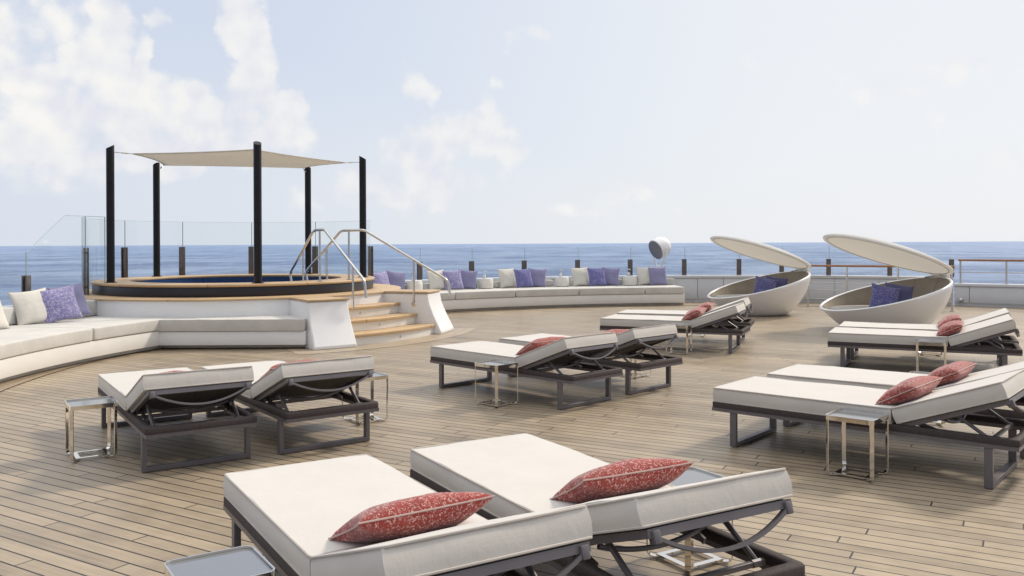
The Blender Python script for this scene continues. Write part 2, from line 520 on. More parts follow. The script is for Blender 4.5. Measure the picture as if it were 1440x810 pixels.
# sea
m, nt, b = nm('sea_water')
oc = objc(nt)
n1 = noise_n(nt, scaled(nt, oc, (.009, .006, 1), R(-12)), 1.0, 12, .80, .4)
n2 = noise_n(nt, scaled(nt, oc, (.16, .42, 1), R(9)), 1.0, 6, .6, .3)
n3 = noise_n(nt, scaled(nt, oc, (.0018, .006, 1), R(5)), 1.0, 4, .5)
c = ramp(nt, n1, [(.43, (.040, .11, .30)), (.58, (.32, .44, .66))])
c = mixc(nt, math_n(nt, 'MULTIPLY', n3, .5), c, (.10, .20, .42))
foam = ramp(nt, n2, [(.70, (0, 0, 0)), (.80, (1, 1, 1))])
c = mixc(nt, math_n(nt, 'MULTIPLY', foam, .45), c, (.45, .52, .6))
nt.links.new(c, b.inputs['Base Color'])
b.inputs['Roughness'].default_value = .28
b.inputs['IOR'].default_value = 1.33; b.inputs['Specular IOR Level'].default_value = .28
h = math_n(nt, 'ADD', math_n(nt, 'MULTIPLY', n1, 5.0), n2)
bump(nt, b, h, .85, 2.2)
M['sea'] = m

# ------------------------------------------------------------------ setting: sea, deck, hull
mb = MB(); S = 40000
mb.add([(-S, -S, -14), (S, -S, -14), (S, S, -14), (-S, S, -14)], [[0, 1, 2, 3]])
tag(mb.build('sea', M['sea'], None, 0), kind='structure')

ax = Vector((math.cos(R(PLANK_A)), math.sin(R(PLANK_A)), 0))
out = []
RD = 11.62
for k in range(97):
    a = R(PLANK_A - 90 + 180 * k / 96)
    out.append(Vector((OC[0] + RD * math.cos(a), OC[1] + RD * math.sin(a), 0)))
out.append(out[-1] - ax * 45); out.append(out[0] - ax * 45)
mb = MB(); mb.add(out, [list(range(len(out)))])
tag(mb.build('deck', M['deck'], None, 0), kind='structure')
mb = MB(); n = len(out)
mb.add([(p.x, p.y, -.006) for p in out] + [(p.x, p.y, -14.5) for p in out], [[i, (i + 1) % n, n + (i + 1) % n, n + i] for i in range(n)])
tag(mb.build('hull', M['white'], None, 0), kind='structure')
def ring_sheet(c, r0, r1, a0, a1, z, n=60):
    mb = MB(); V = []; F = []
    for k in range(n + 1):
        a = R(a0 + (a1 - a0) * k / n)
        for r in (r0, r1): V.append((c[0] + r * math.cos(a), c[1] + r * math.sin(a), z))
    for k in range(n): F.append([2 * k, 2 * k + 1, 2 * k + 3, 2 * k + 2])
    mb.add(V, F); return mb
tag(ring_sheet(TC, 3.55, 4.24, -62, -2, .004).build('deck_margin', M['margin'], None, 0), kind='structure')
tag(ring_sheet(OC, 9.80, 10.3, 60, 215, .008, 120).build('deck_waterway', M['margin2'], None, 0), kind='structure')

# ------------------------------------------------------------------ geometry of rays, used to seat posts where the photo shows them
F_ = 1204.94; YH = 342.29; ROLL = .2588
def ray_dir(px):                 # ground-plane direction of a photo column at the horizon
    return (px - 720) / F_
def on_circle(px, c, r, far=True):
    k = ray_dir(px)
    A = 1 + k * k; B = -2 * (k * c[0] + c[1]); C = c[0] ** 2 + c[1] ** 2 - r * r
    D = math.sqrt(max(0, B * B - 4 * A * C))
    d = (-B + D) / (2 * A) if far else (-B - D) / (2 * A)
    return (k * d, d)
def ang_of(p, c): return math.degrees(math.atan2(p[1] - c[1], p[0] - c[0]))

# ------------------------------------------------------------------ bulwarks
def bulwark(name, label, a0, a1, zt, seams, knob=None):
    t = thing(name, label, 'bulwark')
    mb = MB(); arc_sweep(mb, OC, rect_prof(11.28, 11.46, .0, zt - .07), a0, a1, 80); mb.build('wall', M['bulwark'], t)
    mb = MB(); arc_sweep(mb, OC, rect_prof(11.22, 11.50, zt - .068, zt, .012), a0, a1, 80); mb.build('cap', M['bulwark'], t)
    edges = [a0] + seams + [a1]
    for p, q in zip(edges[:-1], edges[1:]):
        d = .04 if p < q else -.04
        mb = MB(); arc_sweep(mb, OC, rect_prof(11.245, 11.278, .07, zt - .075, .006, 2), p + d, q - d, 14); mb.build('panel', M['bulwark'], t)
    if knob:
        p = Vector((OC[0] + 11.245 * math.cos(R(knob)), OC[1] + 11.245 * math.sin(R(knob)), .13))
        d = Vector((-math.cos(R(knob)), -math.sin(R(knob)), 0))
        mt = Matrix.Translation(p) @ d.to_track_quat('Z', 'Y').to_matrix().to_4x4()
        mb = MB(); lathe(mb, [(.055, -.01), (.055, .02), (.045, .045), (.02, .06)], 20, mt); mb.build('round_fitting', M['steel'], t)
    return t
seamsL = [ang_of(on_circle(x, OC, 11.25), OC) for x in (1300, 1236, 1173, 1095, 1017, 980.7, 900, 820, 740, 660)]
bulwark('bulwark', 'pale grey panelled bulwark with a flat cap behind the curved sofa and the shell daybeds', 58.3, 216, .67, seamsL + [128, 135, 142, 149, 156, 163, 170, 178, 186, 194, 202, 209])
bulwark('bulwark', 'lower pale grey bulwark at the right edge, under the wooden handrail', 58.1, 12, .52, [56.5, 48, 40, 32, 22], 57.4)

# ------------------------------------------------------------------ glass balustrades
def glass_strip(parent, c, r, a0, a1, z0, zt, n=14, edge0=True, edge1=True):
    """one curved pane; zt is a number or a function of the fraction along it"""
    f = zt if callable(zt) else (lambda s: zt)
    mb = MB(); V = []; F = []; top = []
    h = .007
    for k in range(n + 1):
        s = k / n; a = R(a0 + (a1 - a0) * s); ca, sa = math.cos(a), math.sin(a)
        for (rr, z) in ((r - h, z0), (r + h, z0), (r + h, f(s)), (r - h, f(s))): V.append((c[0] + rr * ca, c[1] + rr * sa, z))
        top.append(Vector((c[0] + r * ca, c[1] + r * sa, f(s) + .002)))
    for k in range(n):
        for q in range(4):
            l = (q + 1) % 4; F.append([4 * k + q, 4 * k + l, 4 * k + 4 + l, 4 * k + 4 + q])
    F.append([0, 1, 2, 3]); F.append([4 * n + 3, 4 * n + 2, 4 * n + 1, 4 * n])
    mb.add(V, F)
    o = mb.build('glass_pane', M['glass'], parent, 30)
    e = MB()
    tube(e, top, .004 if callable(zt) else .002, 5)
    if edge0: tube(e, [Vector((top[0].x, top[0].y, z0)), top[0]], .0085, 5)
    if edge1: tube(e, [Vector((top[-1].x, top[-1].y, z0)), top[-1]], .0085, 5)
    e.build('pane_edge', M['glassedge'], o)
    return o
def clamp_post(parent, p, face, z0, z1, w=.10):
    d = math.degrees(math.atan2(face[1], face[0]))
    mt = Matrix.Translation((p[0], p[1], 0)) @ Matrix.Rotation(R(d), 4, 'Z')
    mb = MB()
    box(mb, (.028, 0, (z0 + z1) / 2), (.022, w, z1 - z0), .004, mt)
    box(mb, (-.028, 0, (z0 + z1) / 2), (.022, w, z1 - z0), .004, mt)
    for z in (z0 + .12, z1 - .08):
        mb2 = Matrix.Translation((0, 0, 0))
        tube(mb, [mt @ Vector((-.03, 0, z)), mt @ Vector((.043, 0, z))], .014, 10)
    return mb.build('clamp_post', M['clamp'], parent)

# stern right of the tub
gx = [590, 663, 737, 812, 886, 962, 1039, 1099, 1165, 1251, 1338]
t = thing('glass_balustrade', 'low clear glass balustrade with short clamp posts behind the long curved sofa', 'balustrade')
RG = 11.36
ga = [ang_of(on_circle(x, OC, RG), OC) for x in gx]
pan = [137.5] + ga
for a, b_ in zip(pan[:-1], pan[1:]):
    glass_strip(t, OC, RG, a - .07, b_ + .07, .672, 1.40, 10, edge0=True, edge1=False)
for a in ga:
    p = (OC[0] + RG * math.cos(R(a)), OC[1] + RG * math.sin(R(a)))
    clamp_post(t, p, (p[0] - OC[0], p[1] - OC[1]), .66, 1.08, .11)
# left of the tub: low panes, then one whose top slopes up to the tub's high glass
t = thing('glass_balustrade', 'clear glass screen behind the left sofa, its top sloping up towards the hot tub', 'balustrade')
def slope_top(s): return 1.40 + .55 * min(1, max(0, (172 - (172 - 8.3 * s)) / 4.0))
glass_strip(t, OC, RG, 172, 163.7, .672, slope_top, 33)
la = [172, 178.5, 185, 191.5, 198, 205]
for a, b_ in zip(la[:-1], la[1:]): glass_strip(t, OC, RG, a + .07, b_ - .07, .672, 1.40, 10, edge0=False)
for a in la:
    p = (OC[0] + RG * math.cos(R(a)), OC[1] + RG * math.sin(R(a)))
    clamp_post(t, p, (p[0] - OC[0], p[1] - OC[1]), .66, 1.08, .10)
# round the tub
t = thing('glass_balustrade', 'tall curved glass windbreak round the far side of the hot tub', 'balustrade')
RT = 2.52
ta = [-141] + [ang_of(on_circle(x, TC, RT), TC) for x in (175, 256, 353, 443)] + [ang_of(on_circle(521, TC, RT), TC)]
ta = [x - 360 if x > 0 else x for x in ta]
ta.sort(reverse=True)          # from -141 going clockwise round the back
ta = [-141] + [x for x in ta if x < -142]
for a, b_ in zip(ta[:-1], ta[1:]): glass_strip(t, TC, RT, a - .3, b_ + .3, .706, 1.96, 14, edge0=True, edge1=False)
for a in ta:
    p = (TC[0] + RT * math.cos(R(a)), TC[1] + RT * math.sin(R(a)))
    clamp_post(t, p, (p[0] - TC[0], p[1] - TC[1]), .703, 1.46, .10)

# ------------------------------------------------------------------ spa platform with its steps
def polar(r, a, z=0): return Vector((TC[0] + r * math.cos(R(a)), TC[1] + r * math.sin(R(a)), z))
t = thing('spa_platform', 'round white platform with teak steps carrying the hot tub', 'platform', (0, 0, 0))
RP = 2.85
mb = MB(); arc_sweep(mb, TC, rect_prof(2.0, RP, 0, .672), 0, 360, 120); mb.build('base_wall', M['white'], t)
mb = MB(); arc_sweep(mb, TC, rect_prof(1.9, RP + .025, .674, .702, .006, 2), 0, 360, 120); mb.build('teak_top', M['teak'], t)
def cheek(a_in, a_out, flare):
    """solid wall flanking the steps, its end face leaning outwards to the foot"""
    mb = MB(); V = []; F = []
    r0 = RP - .06; rt, rb_ = 3.66, 3.90
    secs = 9
    for k in range(secs):
        a = a_in + (a_out - a_in) * k / (secs - 1)
        prof = [(r0, 0), (rb_, 0), (rb_, .05), (rt + .10, .33), (rt + .03, .50), (rt, .672), (r0, .672)]
        for (r, z) in prof: V.append(polar(r, a, z))
    P = 7
    for k in range(secs - 1):
        for q in range(P):
            l = (q + 1) % P
            F.append([k * P + q, k * P + l, (k + 1) * P + l, (k + 1) * P + q])
    F.append(list(range(P))[::-1]); F.append([(secs - 1) * P + q for q in range(P)])
    mb.add(V, F)
    o = mb.build('cheek_wall', M['white'], t, 25)
    bv = o.modifiers.new('soft', 'BEVEL'); bv.width = .018; bv.segments = 2; bv.limit_method = 'ANGLE'; bv.angle_limit = R(40)
    c = MB(); arc_sweep(c, TC, rect_prof(RP + .028, rt + .015, .676, .704, .006, 2), min(a_in, a_out) - .2, max(a_in, a_out) + .2, 16)
    c.build('teak_capping', M['teak'], t)
cheek(-18, -7, 0); cheek(-47.6, -57.5, 0)
radii = [3.80, 3.48, 3.17, 2.88]
for i, r in enumerate(radii):
    zt = .175 * (i + 1)
    if i < 3:
        mb = MB(); arc_sweep(mb, TC, rect_prof(radii[i + 1] - .04 if i < 3 else RP, r, zt - .048, zt, .010, 3), -47.9, -17.7, 30); mb.build('tread', M['teak'], t)
    mb = MB(); arc_sweep(mb, TC, rect_prof(r - .10, r - .035, .175 * i + (.002 if i else 0), zt - .050), -47.8, -17.8, 30); mb.build('riser', M['white_warm'], t)
    a = (-33, -35, -37, -39)[i]
    p = polar(r - .035, a, .175 * i + .07); d = polar(1, a) - polar(0, a)
    mt = Matrix.Translation(p) @ d.to_track_quat('Z', 'Y').to_matrix().to_4x4()
    mb = MB(); lathe(mb, [(.020, -.005), (.020, .006), (.012, .012)], 14, mt); mb.build('step_light', M['steel'], t)

# ------------------------------------------------------------------ hot tub
t = thing('hot_tub', 'round sunken hot tub of blue water with a dark coaming and teak rim', 'hot tub', (TC[0], TC[1], .702))
Z0 = (0, 0)
def tubpart(name, prof, mat, n=120):
    mb = MB(); arc_sweep(mb, Z0, prof, 0, 360, n); return mb.build(name, mat, t)
tubpart('coaming', rect_prof(1.84, 2.37, .002, .150, .012, 2), M['navyband'])
tub_rim = MB(); arc_sweep(tub_rim, TC, rect_prof(1.79, 2.395, .854, .896, .014, 3), 0, 360, 120)
o = tub_rim.build('teak_rim', M['teak'], t); o.matrix_parent_inverse = Matrix.Translation((-TC[0], -TC[1], -.702))
tubpart('liner', rect_prof(1.80, 1.838, -.30, .150), M['tile'])
mb = MB(); ring = [(1.745 * math.cos(2 * PI * k / 96), 1.745 * math.sin(2 * PI * k / 96), .125) for k in range(96)]
mb.add([(q[0] * 1.03, q[1] * 1.03, .055) for q in ring], [list(range(96))]); mb.build('water', M['pool'], t, 0)

# ------------------------------------------------------------------ poles and sail
PA = {1: -137, 2: 151, 3: -65, 4: 70, 5: 7}
plabel = {1: 'black pole at the left of the hot tub by the sloping glass screen',
          2: 'thin looking black pole at the far left of the hot tub, behind the rim',
          3: 'tall black pole at the front of the hot tub, in the middle of the sail',
          4: 'black pole behind the hot tub seen through the two steel handrails',
          5: 'black pole at the right of the hot tub, beside the top of the longer handrail'}
ptop = {1: 3.13, 2: 3.08, 3: 3.12, 4: 3.09, 5: 3.11}
RPOLE = 2.19
for k, a in PA.items():
    p = polar(RPOLE, a)
    t = thing('shade_pole', plabel[k], 'pole', (p.x, p.y, .896), a, 'black poles round the hot tub')
    mb = MB(); V = []; F = []; n = 20; h = ptop[k] - .896; r = .062
    for i in range(n):
        q = 2 * PI * i / n
        x, y = r * math.cos(q), r * math.sin(q)
        V += [(x, y, .012), (x, y, h - .035 - .55 * x)]
    for i in range(n):
        j = (i + 1) % n; F.append([2 * i, 2 * j, 2 * j + 1, 2 * i + 1])
    F.append([2 * i for i in range(n)][::-1]); F.append([2 * i + 1 for i in range(n)])
    mb.add(V, F); mb.build('shaft', M['pole'], t)
    mb = MB(); lathe(mb, [(.095, 0), (.095, .012), (.07, .014)], 24); mb.build('base_flange', M['pole'], t)
    mb = MB(); tube(mb, [(-r, 0, h - .12), (-r - .035, 0, h - .12)], .008, 8)
    tube(mb, fillet([(-r - .03, -.02, h - .12), (-r - .055, -.02, h - .12), (-r - .055, .02, h - .12), (-r - .03, .02, h - .12)], .01), .005, 6)
    mb.build('eye_bolt', M['steel'], t)
order = [5, 4, 2, 1, 3]
t = thing('shade_sail', 'taut beige five-cornered shade sail above the hot tub', 'shade sail', (TC[0], TC[1], 3.0))
cor = []
slack = {1: .26, 2: .10, 3: .12, 4: .06, 5: .22}
for k in order:
    p = polar(RPOLE - .1 - slack[k], PA[k]); cor.append(Vector((p.x - TC[0], p.y - TC[1], {1: 0.0, 2: .02, 3: .0, 4: .04, 5: -.02}[k])))
mb = MB(); V = []; F = []; NE = 14; NR = 12
bd = []
for i in range(5):
    A, B = cor[i], cor[(i + 1) % 5]
    mid = (A + B) / 2
    for k in range(NE):
        s = k / NE
        q = A.lerp(B, s); inw = -Vector((mid.x, mid.y, 0)).normalized()
        bd.append(q + inw * (.10 * 4 * s * (1 - s)))
nb = len(bd)
V.append((0, 0, -.05))
for j in range(1, NR + 1):
    s = j / NR
    for q in bd: V.append((q.x * s, q.y * s, -.05 * (1 - s * s) + q.z * s * s))
for i in range(nb): F.append([0, 1 + i, 1 + (i + 1) % nb])
for j in range(NR - 1):
    for i in range(nb):
        l = (i + 1) % nb
        F.append([1 + j * nb + i, 1 + (j + 1) * nb + i, 1 + (j + 1) * nb + l, 1 + j * nb + l])
mb.add(V, F); o = mb.build('membrane', M['sail'], t, 80)
sm = o.modifiers.new('thickness', 'SOLIDIFY'); sm.thickness = .004
mb = MB(); tube(mb, [q + Vector((0, 0, .002)) for q in bd], .011, 6, True); mb.build('edge_hem', M['sail'], t)
for i, k in enumerate(order):
    p = polar(RPOLE - .10, PA[k]); e = Vector((p.x - TC[0], p.y - TC[1], ptop[k] - .12 - 3.0))
    mb = MB(); tube(mb, [cor[i], cor[i].lerp(e, .3)], .006, 6); tube(mb, [cor[i].lerp(e, .3), cor[i].lerp(e, .7)], .012, 8); tube(mb, [cor[i].lerp(e, .7), e], .006, 6)
    mb.build('turnbuckle', M['steel'], t)

# ------------------------------------------------------------------ steel handrails over the tub steps
def handrail(label, a_top, a_low, r_in, r_flat_out, r_end, z_end, tread_post):
    t = thing('handrail', label, 'handrail', (0, 0, 0), 0, 'steel handrails over the tub steps')
    path = [polar(r_in + .04, a_top, .86), polar(r_in, a_top, 1.02), polar(2.15, a_top, 1.73), polar(r_flat_out, a_top, 1.735),
            polar(r_end - .02, a_low, z_end + .26), polar(r_end + .02, a_low, z_end)]
    mb = MB(); tube(mb, fillet(path, .16, 8), .021, 12); mb.build('rail', M['steel'], t)
    mb = MB(); q = polar(2.30, a_top, .90); tube(mb, [q, Vector((q.x, q.y, 1.72))], .018, 10)
    lathe(mb, [(.045, 0), (.045, .010), (.02, .014)], 18, Matrix.Translation(q)); mb.build('post', M['steel'], t)
    # the point of the inner slope over r = 1.85
    s = (1.85 - r_in) / (2.15 - r_in); q = polar(1.86, a_top, 1.02 + s * .71)
    mb = MB(); tube(mb, [q, Vector((q.x, q.y, .898))], .015, 10); lathe(mb, [(.035, 0), (.035, .010), (.016, .013)], 16, Matrix.Translation((q.x, q.y, .896))); mb.build('post', M['steel'], t)
    rr, aa, zz, onwall = tread_post
    s = (rr - r_flat_out) / (r_end - .02 - r_flat_out)
    top = 1.735 + s * (z_end + .26 - 1.735)
    at = a_top + s * (a_low - a_top)
    q0 = polar(rr, at, top)
    mb = MB()
    if onwall:
        tube(mb, fillet([q0, Vector((q0.x, q0.y, zz)), polar(rr, aa, zz)], .04, 5), .017, 10)
        d = polar(rr, aa) - polar(rr, at)
        lathe(mb, [(.05, -.012), (.05, .0), (.02, .004)], 18, Matrix.Translation(polar(rr, aa, zz)) @ (-d).to_track_quat('Z', 'Y').to_matrix().to_4x4())
    else:
        tube(mb, [q0, Vector((q0.x, q0.y, zz))], .017, 10)
        lathe(mb, [(.04, 0), (.04, .010), (.018, .013)], 16, Matrix.Translation((q0.x, q0.y, zz)))
    mb.build('post', M['steel'], t)
handrail('steel handrail on the left of the tub steps, ending above the left step wall', -39.5, -44, 1.50, 2.42, 3.76, .70, (3.34, -44, .525, False))
handrail('longer looking steel handrail on the right of the tub steps, ending by the sofa cushions', -22, -15.5, 1.42, 2.60, 3.98, .63, (3.42, -18.0, .50, True))

# ------------------------------------------------------------------ built-in sofas
RS = 9.97
def arc_sofa(name, label, a0, a1, seams, back_gaps, OC=OC, RS=RS, RB=11.20, ZB=.605):
    t = thing(name, label, 'sofa', (0, 0, 0), 0, 'built-in curved sofas')
    mb = MB(); arc_sweep(mb, OC, rect_prof(RS + .10, RB, .010, .062), a0, a1, 90); mb.build('toe_kick', M['toe'], t)
    mb = MB(); arc_sweep(mb, OC, rect_prof(RS, RB + .015, .064, .272, .010, 2), a0, a1, 110); mb.build('plinth', M['white_warm'], t)
    ed = [a0] + seams + [a1]
    for i, (p, q) in enumerate(zip(ed[:-1], ed[1:])):
        s = 1 if q > p else -1
        mb = MB(); arc_sweep(mb, OC, rect_prof(RS - .015, RB - .10, .276, .442, .022, 4), p + .05 * s, q - .05 * s, 24, .03); mb.build('seat_cushion', M['sofa'], t)
    for (p, q) in back_gaps:
        s = 1 if q > p else -1
        mb = MB(); arc_sweep(mb, OC, rect_prof(RB - .22, RB, .446, ZB, .03, 4), p + .05 * s, q - .05 * s, 18, .035); mb.build('back_cushion', M['sofa_back'], t)
    return t
def sofa_ang(px, r=RS): return ang_of(on_circle(px, OC, r), OC)
sr = sorted([sofa_ang(x) for x in (640, 725, 814, 907)])
bgap = [91.6] + [sofa_ang(x, 11.05) for x in (888, 790, 683, 583)] + [139]
bk = [(bgap[i] + (.0 if i == 0 else 1.2), bgap[i + 1] - (1.2 if i < 4 else 0)) for i in range(5)]
arc_sofa('built_in_sofa', 'long curved built-in sofa with grey cushions on a white plinth, right of the tub steps', 91.6, 139, sr, bk)
arc_sofa('built_in_sofa', 'curved built-in sofa with pale cushions on a white plinth along the left deck edge', 153, 212, [169.7, 184, 198], [(153.5, 170.5), (170.8, 186), (186.3, 200), (200.3, 211)], (2.58, 9.52), 8.08, 9.62, .685)
# straight bench against the platform
t = thing('built_in_bench', 'straight grey-cushioned bench built against the white tub platform', 'bench', (-4.0, 12.4, 0))
mb = MB(); box(mb, (-.17, .30, .036), (2.30, .60, .052)); mb.build('toe_kick', M['toe'], t)
mb = MB(); box(mb, (-.13, .25, .164), (2.35, .86, .198), .008); mb.build('plinth', M['white'], t)
mb = MB(); cushion(mb, 2.09, .80, .163, .008, 3, Matrix.Translation((-.015, .20, .270)), .004); mb.build('seat_cushion', M['sofa'], t, 50)

# ------------------------------------------------------------------ drums and lanterns on the curved sofa
dl = {583: 'pale drum stool farthest left on the curved sofa, by the tub steps', 683: 'pale drum stool left of the ivory pillow in the middle of the curved sofa',
      790: 'pale drum stool between the two middle pillow groups of the curved sofa', 885.5: 'pale drum stool nearest the searchlight on the curved sofa'}
ll = {583: 'small glass lantern on the drum stool by the tub steps', 683: 'small glass lantern on the second drum stool from the tub steps',
      790: 'small glass lantern on the drum stool between the middle pillow groups', 885.5: 'small glass lantern on the drum stool nearest the searchlight'}
first = None
for px in dl:
    p = on_circle(px, OC, 10.86)
    if first is None:
        d0 = thing('drum_stool', dl[px], 'stool', (p[0], p[1], .444), 0, 'drum stools on the curved sofa')
        mb = MB(); lathe(mb, [(.15, 0), (.175, .015), (.180, .10), (.172, .20), (.160, .215)], 28); mb.build('body', M['cream'], d0)
        mb = MB(); lathe(mb, [(.158, .216), (.165, .225), (.160, .236), (.05, .238)], 28); mb.build('top', M['white'], d0)
        l0 = thing('candle_lantern', ll[px], 'lantern', (p[0] - .03, p[1] - .02, .683), 0, 'lanterns on the drum stools')
        mb = MB(); lathe(mb, [(.055, 0), (.058, .012), (.05, .016)], 20); mb.build('base', M['steel'], l0)
        mb = MB(); lathe(mb, [(.052, .017), (.056, .09), (.052, .15)], 20, None, False, False); mb.build('glass_chimney', M['glass'], l0)
        mb = MB(); lathe(mb, [(.032, .018), (.032, .085), (.02, .09)], 16); mb.build('candle', M['white'], l0)
        mb = MB(); lathe(mb, [(.058, .151), (.058, .160), (.045, .164), (.04, .175)], 20); mb.build('top_ring', M['steel'], l0)
        first = 1
    else:
        dup(d0, (p[0], p[1], .444), random.uniform(0, 90), dl[px]); dup(l0, (p[0] - .03, p[1] - .02, .683), 0, ll[px])

# ------------------------------------------------------------------ searchlight
p = on_circle(926, OC, 11.33)
t = thing('searchlight', 'white round searchlight with a grey lens on the bulwark behind the sofa end', 'searchlight', (p[0], p[1], .672))
hd = Vector((-.80, -.44, -.40)).normalized()
hc = Vector((.02, -.05, .70))
mt = Matrix.Translation(hc) @ hd.to_track_quat('Z', 'Y').to_matrix().to_4x4()
mb = MB(); lathe(mb, [(.05, -.27), (.15, -.25), (.225, -.18), (.26, -.08), (.268, .06), (.268, .13), (.250, .14)], 36, mt); mb.build('housing', M['white'], t)
mb = MB(); lathe(mb, [(.249, .132), (.249, .146), (.15, .158), (.02, .162)], 36, mt); mb.build('lens', M['grey'], t)
sd = hd.cross(Vector((0, 0, 1))).normalized()
mb = MB()
pts = [hc + sd * .285, hc + sd * .27 + Vector((0, 0, -.18)), Vector((0, 0, .22)) + sd * .07, Vector((0, 0, .20)) - sd * .07, hc - sd * .27 + Vector((0, 0, -.18)), hc - sd * .285]
tube(mb, fillet(pts, .06, 5), .022, 8); mb.build('yoke', M['white'], t)
mb = MB(); lathe(mb, [(.13, 0), (.13, .03), (.06, .05), (.045, .21), (.05, .225)], 24); mb.build('pedestal', M['white'], t)

# ------------------------------------------------------------------ shell daybeds
def daybed(label, loc, rz):
    t = thing('shell_daybed', label, 'daybed', (loc[0], loc[1], 0), rz, 'white shell daybeds')
    n = 72; RR = 1.04; RB = .56
    def rimz(q): return .615 - .265 * math.cos(q)
    def surf(q, s, off=0.0):
        zr = rimz(q)
        bk_ = .5 - .5 * math.cos(q)                     # 0 at the low front, 1 at the back
        k = (1 - bk_) * s ** .85 + bk_ * math.sin(s * PI / 2) ** .78
        r = RB + (RR - RB) * k
        z = zr * s ** 1.05
        cx = .02 * (1 - s)
        return Vector((cx + (r - off) * math.cos(q), (r - off) * math.sin(q), z))
    mb = MB(); V = []; F = []; ns = 16
    for i in range(n):
        q = 2 * PI * i / n
        for k in range(ns + 1): V.append(surf(q, k / ns))
        zr = rimz(q); c, s_ = math.cos(q), math.sin(q)
        for (dr, dz) in ((-.012, .014), (-.035, .016), (-.05, .0)): V.append(((RR + dr) * c, (RR + dr) * s_, zr + dz))
    P = ns + 4
    for i in range(n):
        j = (i + 1) % n
        for k in range(P - 1): F.append([i * P + k, j * P + k, j * P + k + 1, i * P + k + 1])
    F.append([i * P for i in range(n)][::-1])
    mb.add(V, F); mb.build('shell', M['white'], t, 60)
    # padded lining down to the seat
    mb = MB(); V = []; F = []; m_ = 9; zs = .33
    for i in range(n):
        q = 2 * PI * i / n; c, s_ = math.cos(q), math.sin(q); zr = rimz(q) - .004
        for k in range(m_):
            s = k / (m_ - 1)
            z = zr + (min(zs - .06, zr - .05) - zr) * s
            r = RR - .052 - .26 * s ** 1.4 * (0.25 + .75 * min(1, (zr - .30) / .5)) - .025 * math.sin(s * PI)
            V.append((r * c, r * s_, z))
    for i in range(n):
        j = (i + 1) % n
        for k in range(m_ - 1): F.append([i * m_ + k, j * m_ + k, j * m_ + k + 1, i * m_ + k + 1])
    mb.add(V, F); mb.build('padded_lining', M['taupe'], t, 70)
    mb = MB()
    for q0 in (PI - .5, PI + .5, PI, PI - 1.05, PI + 1.05):
        pts = []
        for k in range(m_ - 1):
            s = k / (m_ - 1); zr = rimz(q0) - .004
            z = zr + (min(zs - .06, zr - .05) - zr) * s
            r = RR - .052 - .26 * s ** 1.4 * (0.25 + .75 * min(1, (zr - .30) / .5)) - .025 * math.sin(s * PI) - .002
            pts.append((r * math.cos(q0), r * math.sin(q0), z))
        tube(mb, pts, .006, 6)
    mb.build('lining_seam', M['taupe'], t)
    mb = MB()
    mt = Matrix.Translation((.07, 0, 0))
    lathe(mb, [(.66, .22), (.74, .27), (.815, .335), (.80, .368), (.6, .382), (.05, .386)], 56, mt); mb.build('seat_cushion', M['seat'], t, 60)
    # lid: a shallow dish hinged at the back, raised towards the front
    tilt = R(18.8); hinge = Vector((-1.03, 0, .935))
    mt = Matrix.Translation(hinge) @ Matrix.Rotation(-tilt, 4, 'Y') @ Matrix.Translation((1.05, 0, 0))
    L_ = 1.06
    mb = MB(); lathe(mb, [(L_ - .06, -.012), (L_ - .012, -.010), (L_, .008), (L_ - .015, .032), (L_ - .12, .066), (L_ * .7, .108), (L_ * .4, .138), (.04, .150)], 72, mt, False, True)
    mb.build('lid', M['canopy'], t, 60)
    mb = MB(); lathe(mb, [(L_ - .058, -.006), (L_ * .8, .010), (L_ * .4, .022), (.03, .026)], 72, mt, False, True); mb.build('lid_lining', M['lidlining'], t, 60)
    mb = MB(); tube(mb, [mt @ Vector(((L_ - .075) * math.cos(2 * PI * k / 72), (L_ - .075) * math.sin(2 * PI * k / 72), -.008)) for k in range(72)], .006, 6, True)
    mb.build('lid_seam', M['taupe'], t)
    for s in (-1, 1):
        q = PI + s * .30
        A = Vector((.965 * math.cos(q), .965 * math.sin(q), rimz(q) + .01)); B = mt @ Vector((-.955, s * .30, -.004))
        mb = MB(); tube(mb, [A, A.lerp(B, .55)], .014, 8); tube(mb, [A.lerp(B, .5), B], .008, 8); mb.build('lid_strut', M['steel'], t)
    mb = MB(); box(mb, (-1.035, 0, .905), (.07, .42, .075), .02); mb.build('hinge', M['white'], t)
    return t
daybed('white shell daybed with raised lid, the farther one, left of the wooden rail', (5.14, 17.9), 191)
daybed('white shell daybed with raised lid, the nearer one, behind the right hand loungers', (6.32, 14.55), 187)

# ------------------------------------------------------------------ deck railings at right
def railing(name, label, pts, z0, ztop, bars, posts, loopz=None):
    t = thing(name, label, 'railing')
    mb = MB(); path = [Vector((p[0], p[1], ztop)) for p in pts]
    strap(mb, path, .045, .10, (0, 0, 1)); o = mb.build('cap_rail', M['teak_rail'], t)
    bv = o.modifiers.new('soft', 'BEVEL'); bv.width = .012; bv.segments = 2; bv.limit_method = 'ANGLE'
    for z in bars:
        mb = MB(); tube(mb, [Vector((p[0], p[1], z)) for p in pts], .011, 8); mb.build('bar', M['steel'], t)
    for q in posts:
        mb = MB(); tube(mb, [(q[0], q[1], z0), (q[0], q[1], ztop - .022)], .021, 10)
        lathe(mb, [(.05, 0), (.05, .012), (.024, .016)], 18, Matrix.Translation((q[0], q[1], z0))); mb.build('post', M['steel'], t)
    return t
A0 = Vector((6.84, 19.80)); A1_ = Vector((9.42, 18.36))
def along(px):                   # where the photo column meets the straight rail
    k = ray_dir(px); d = A1_ - A0
    s = (k * A0.y - A0.x) / (d.x - k * d.y)
    q = A0 + d * s
    return (q.x, q.y)
p0 = (7.2, 21.35); p1 = (9.72, 19.55)
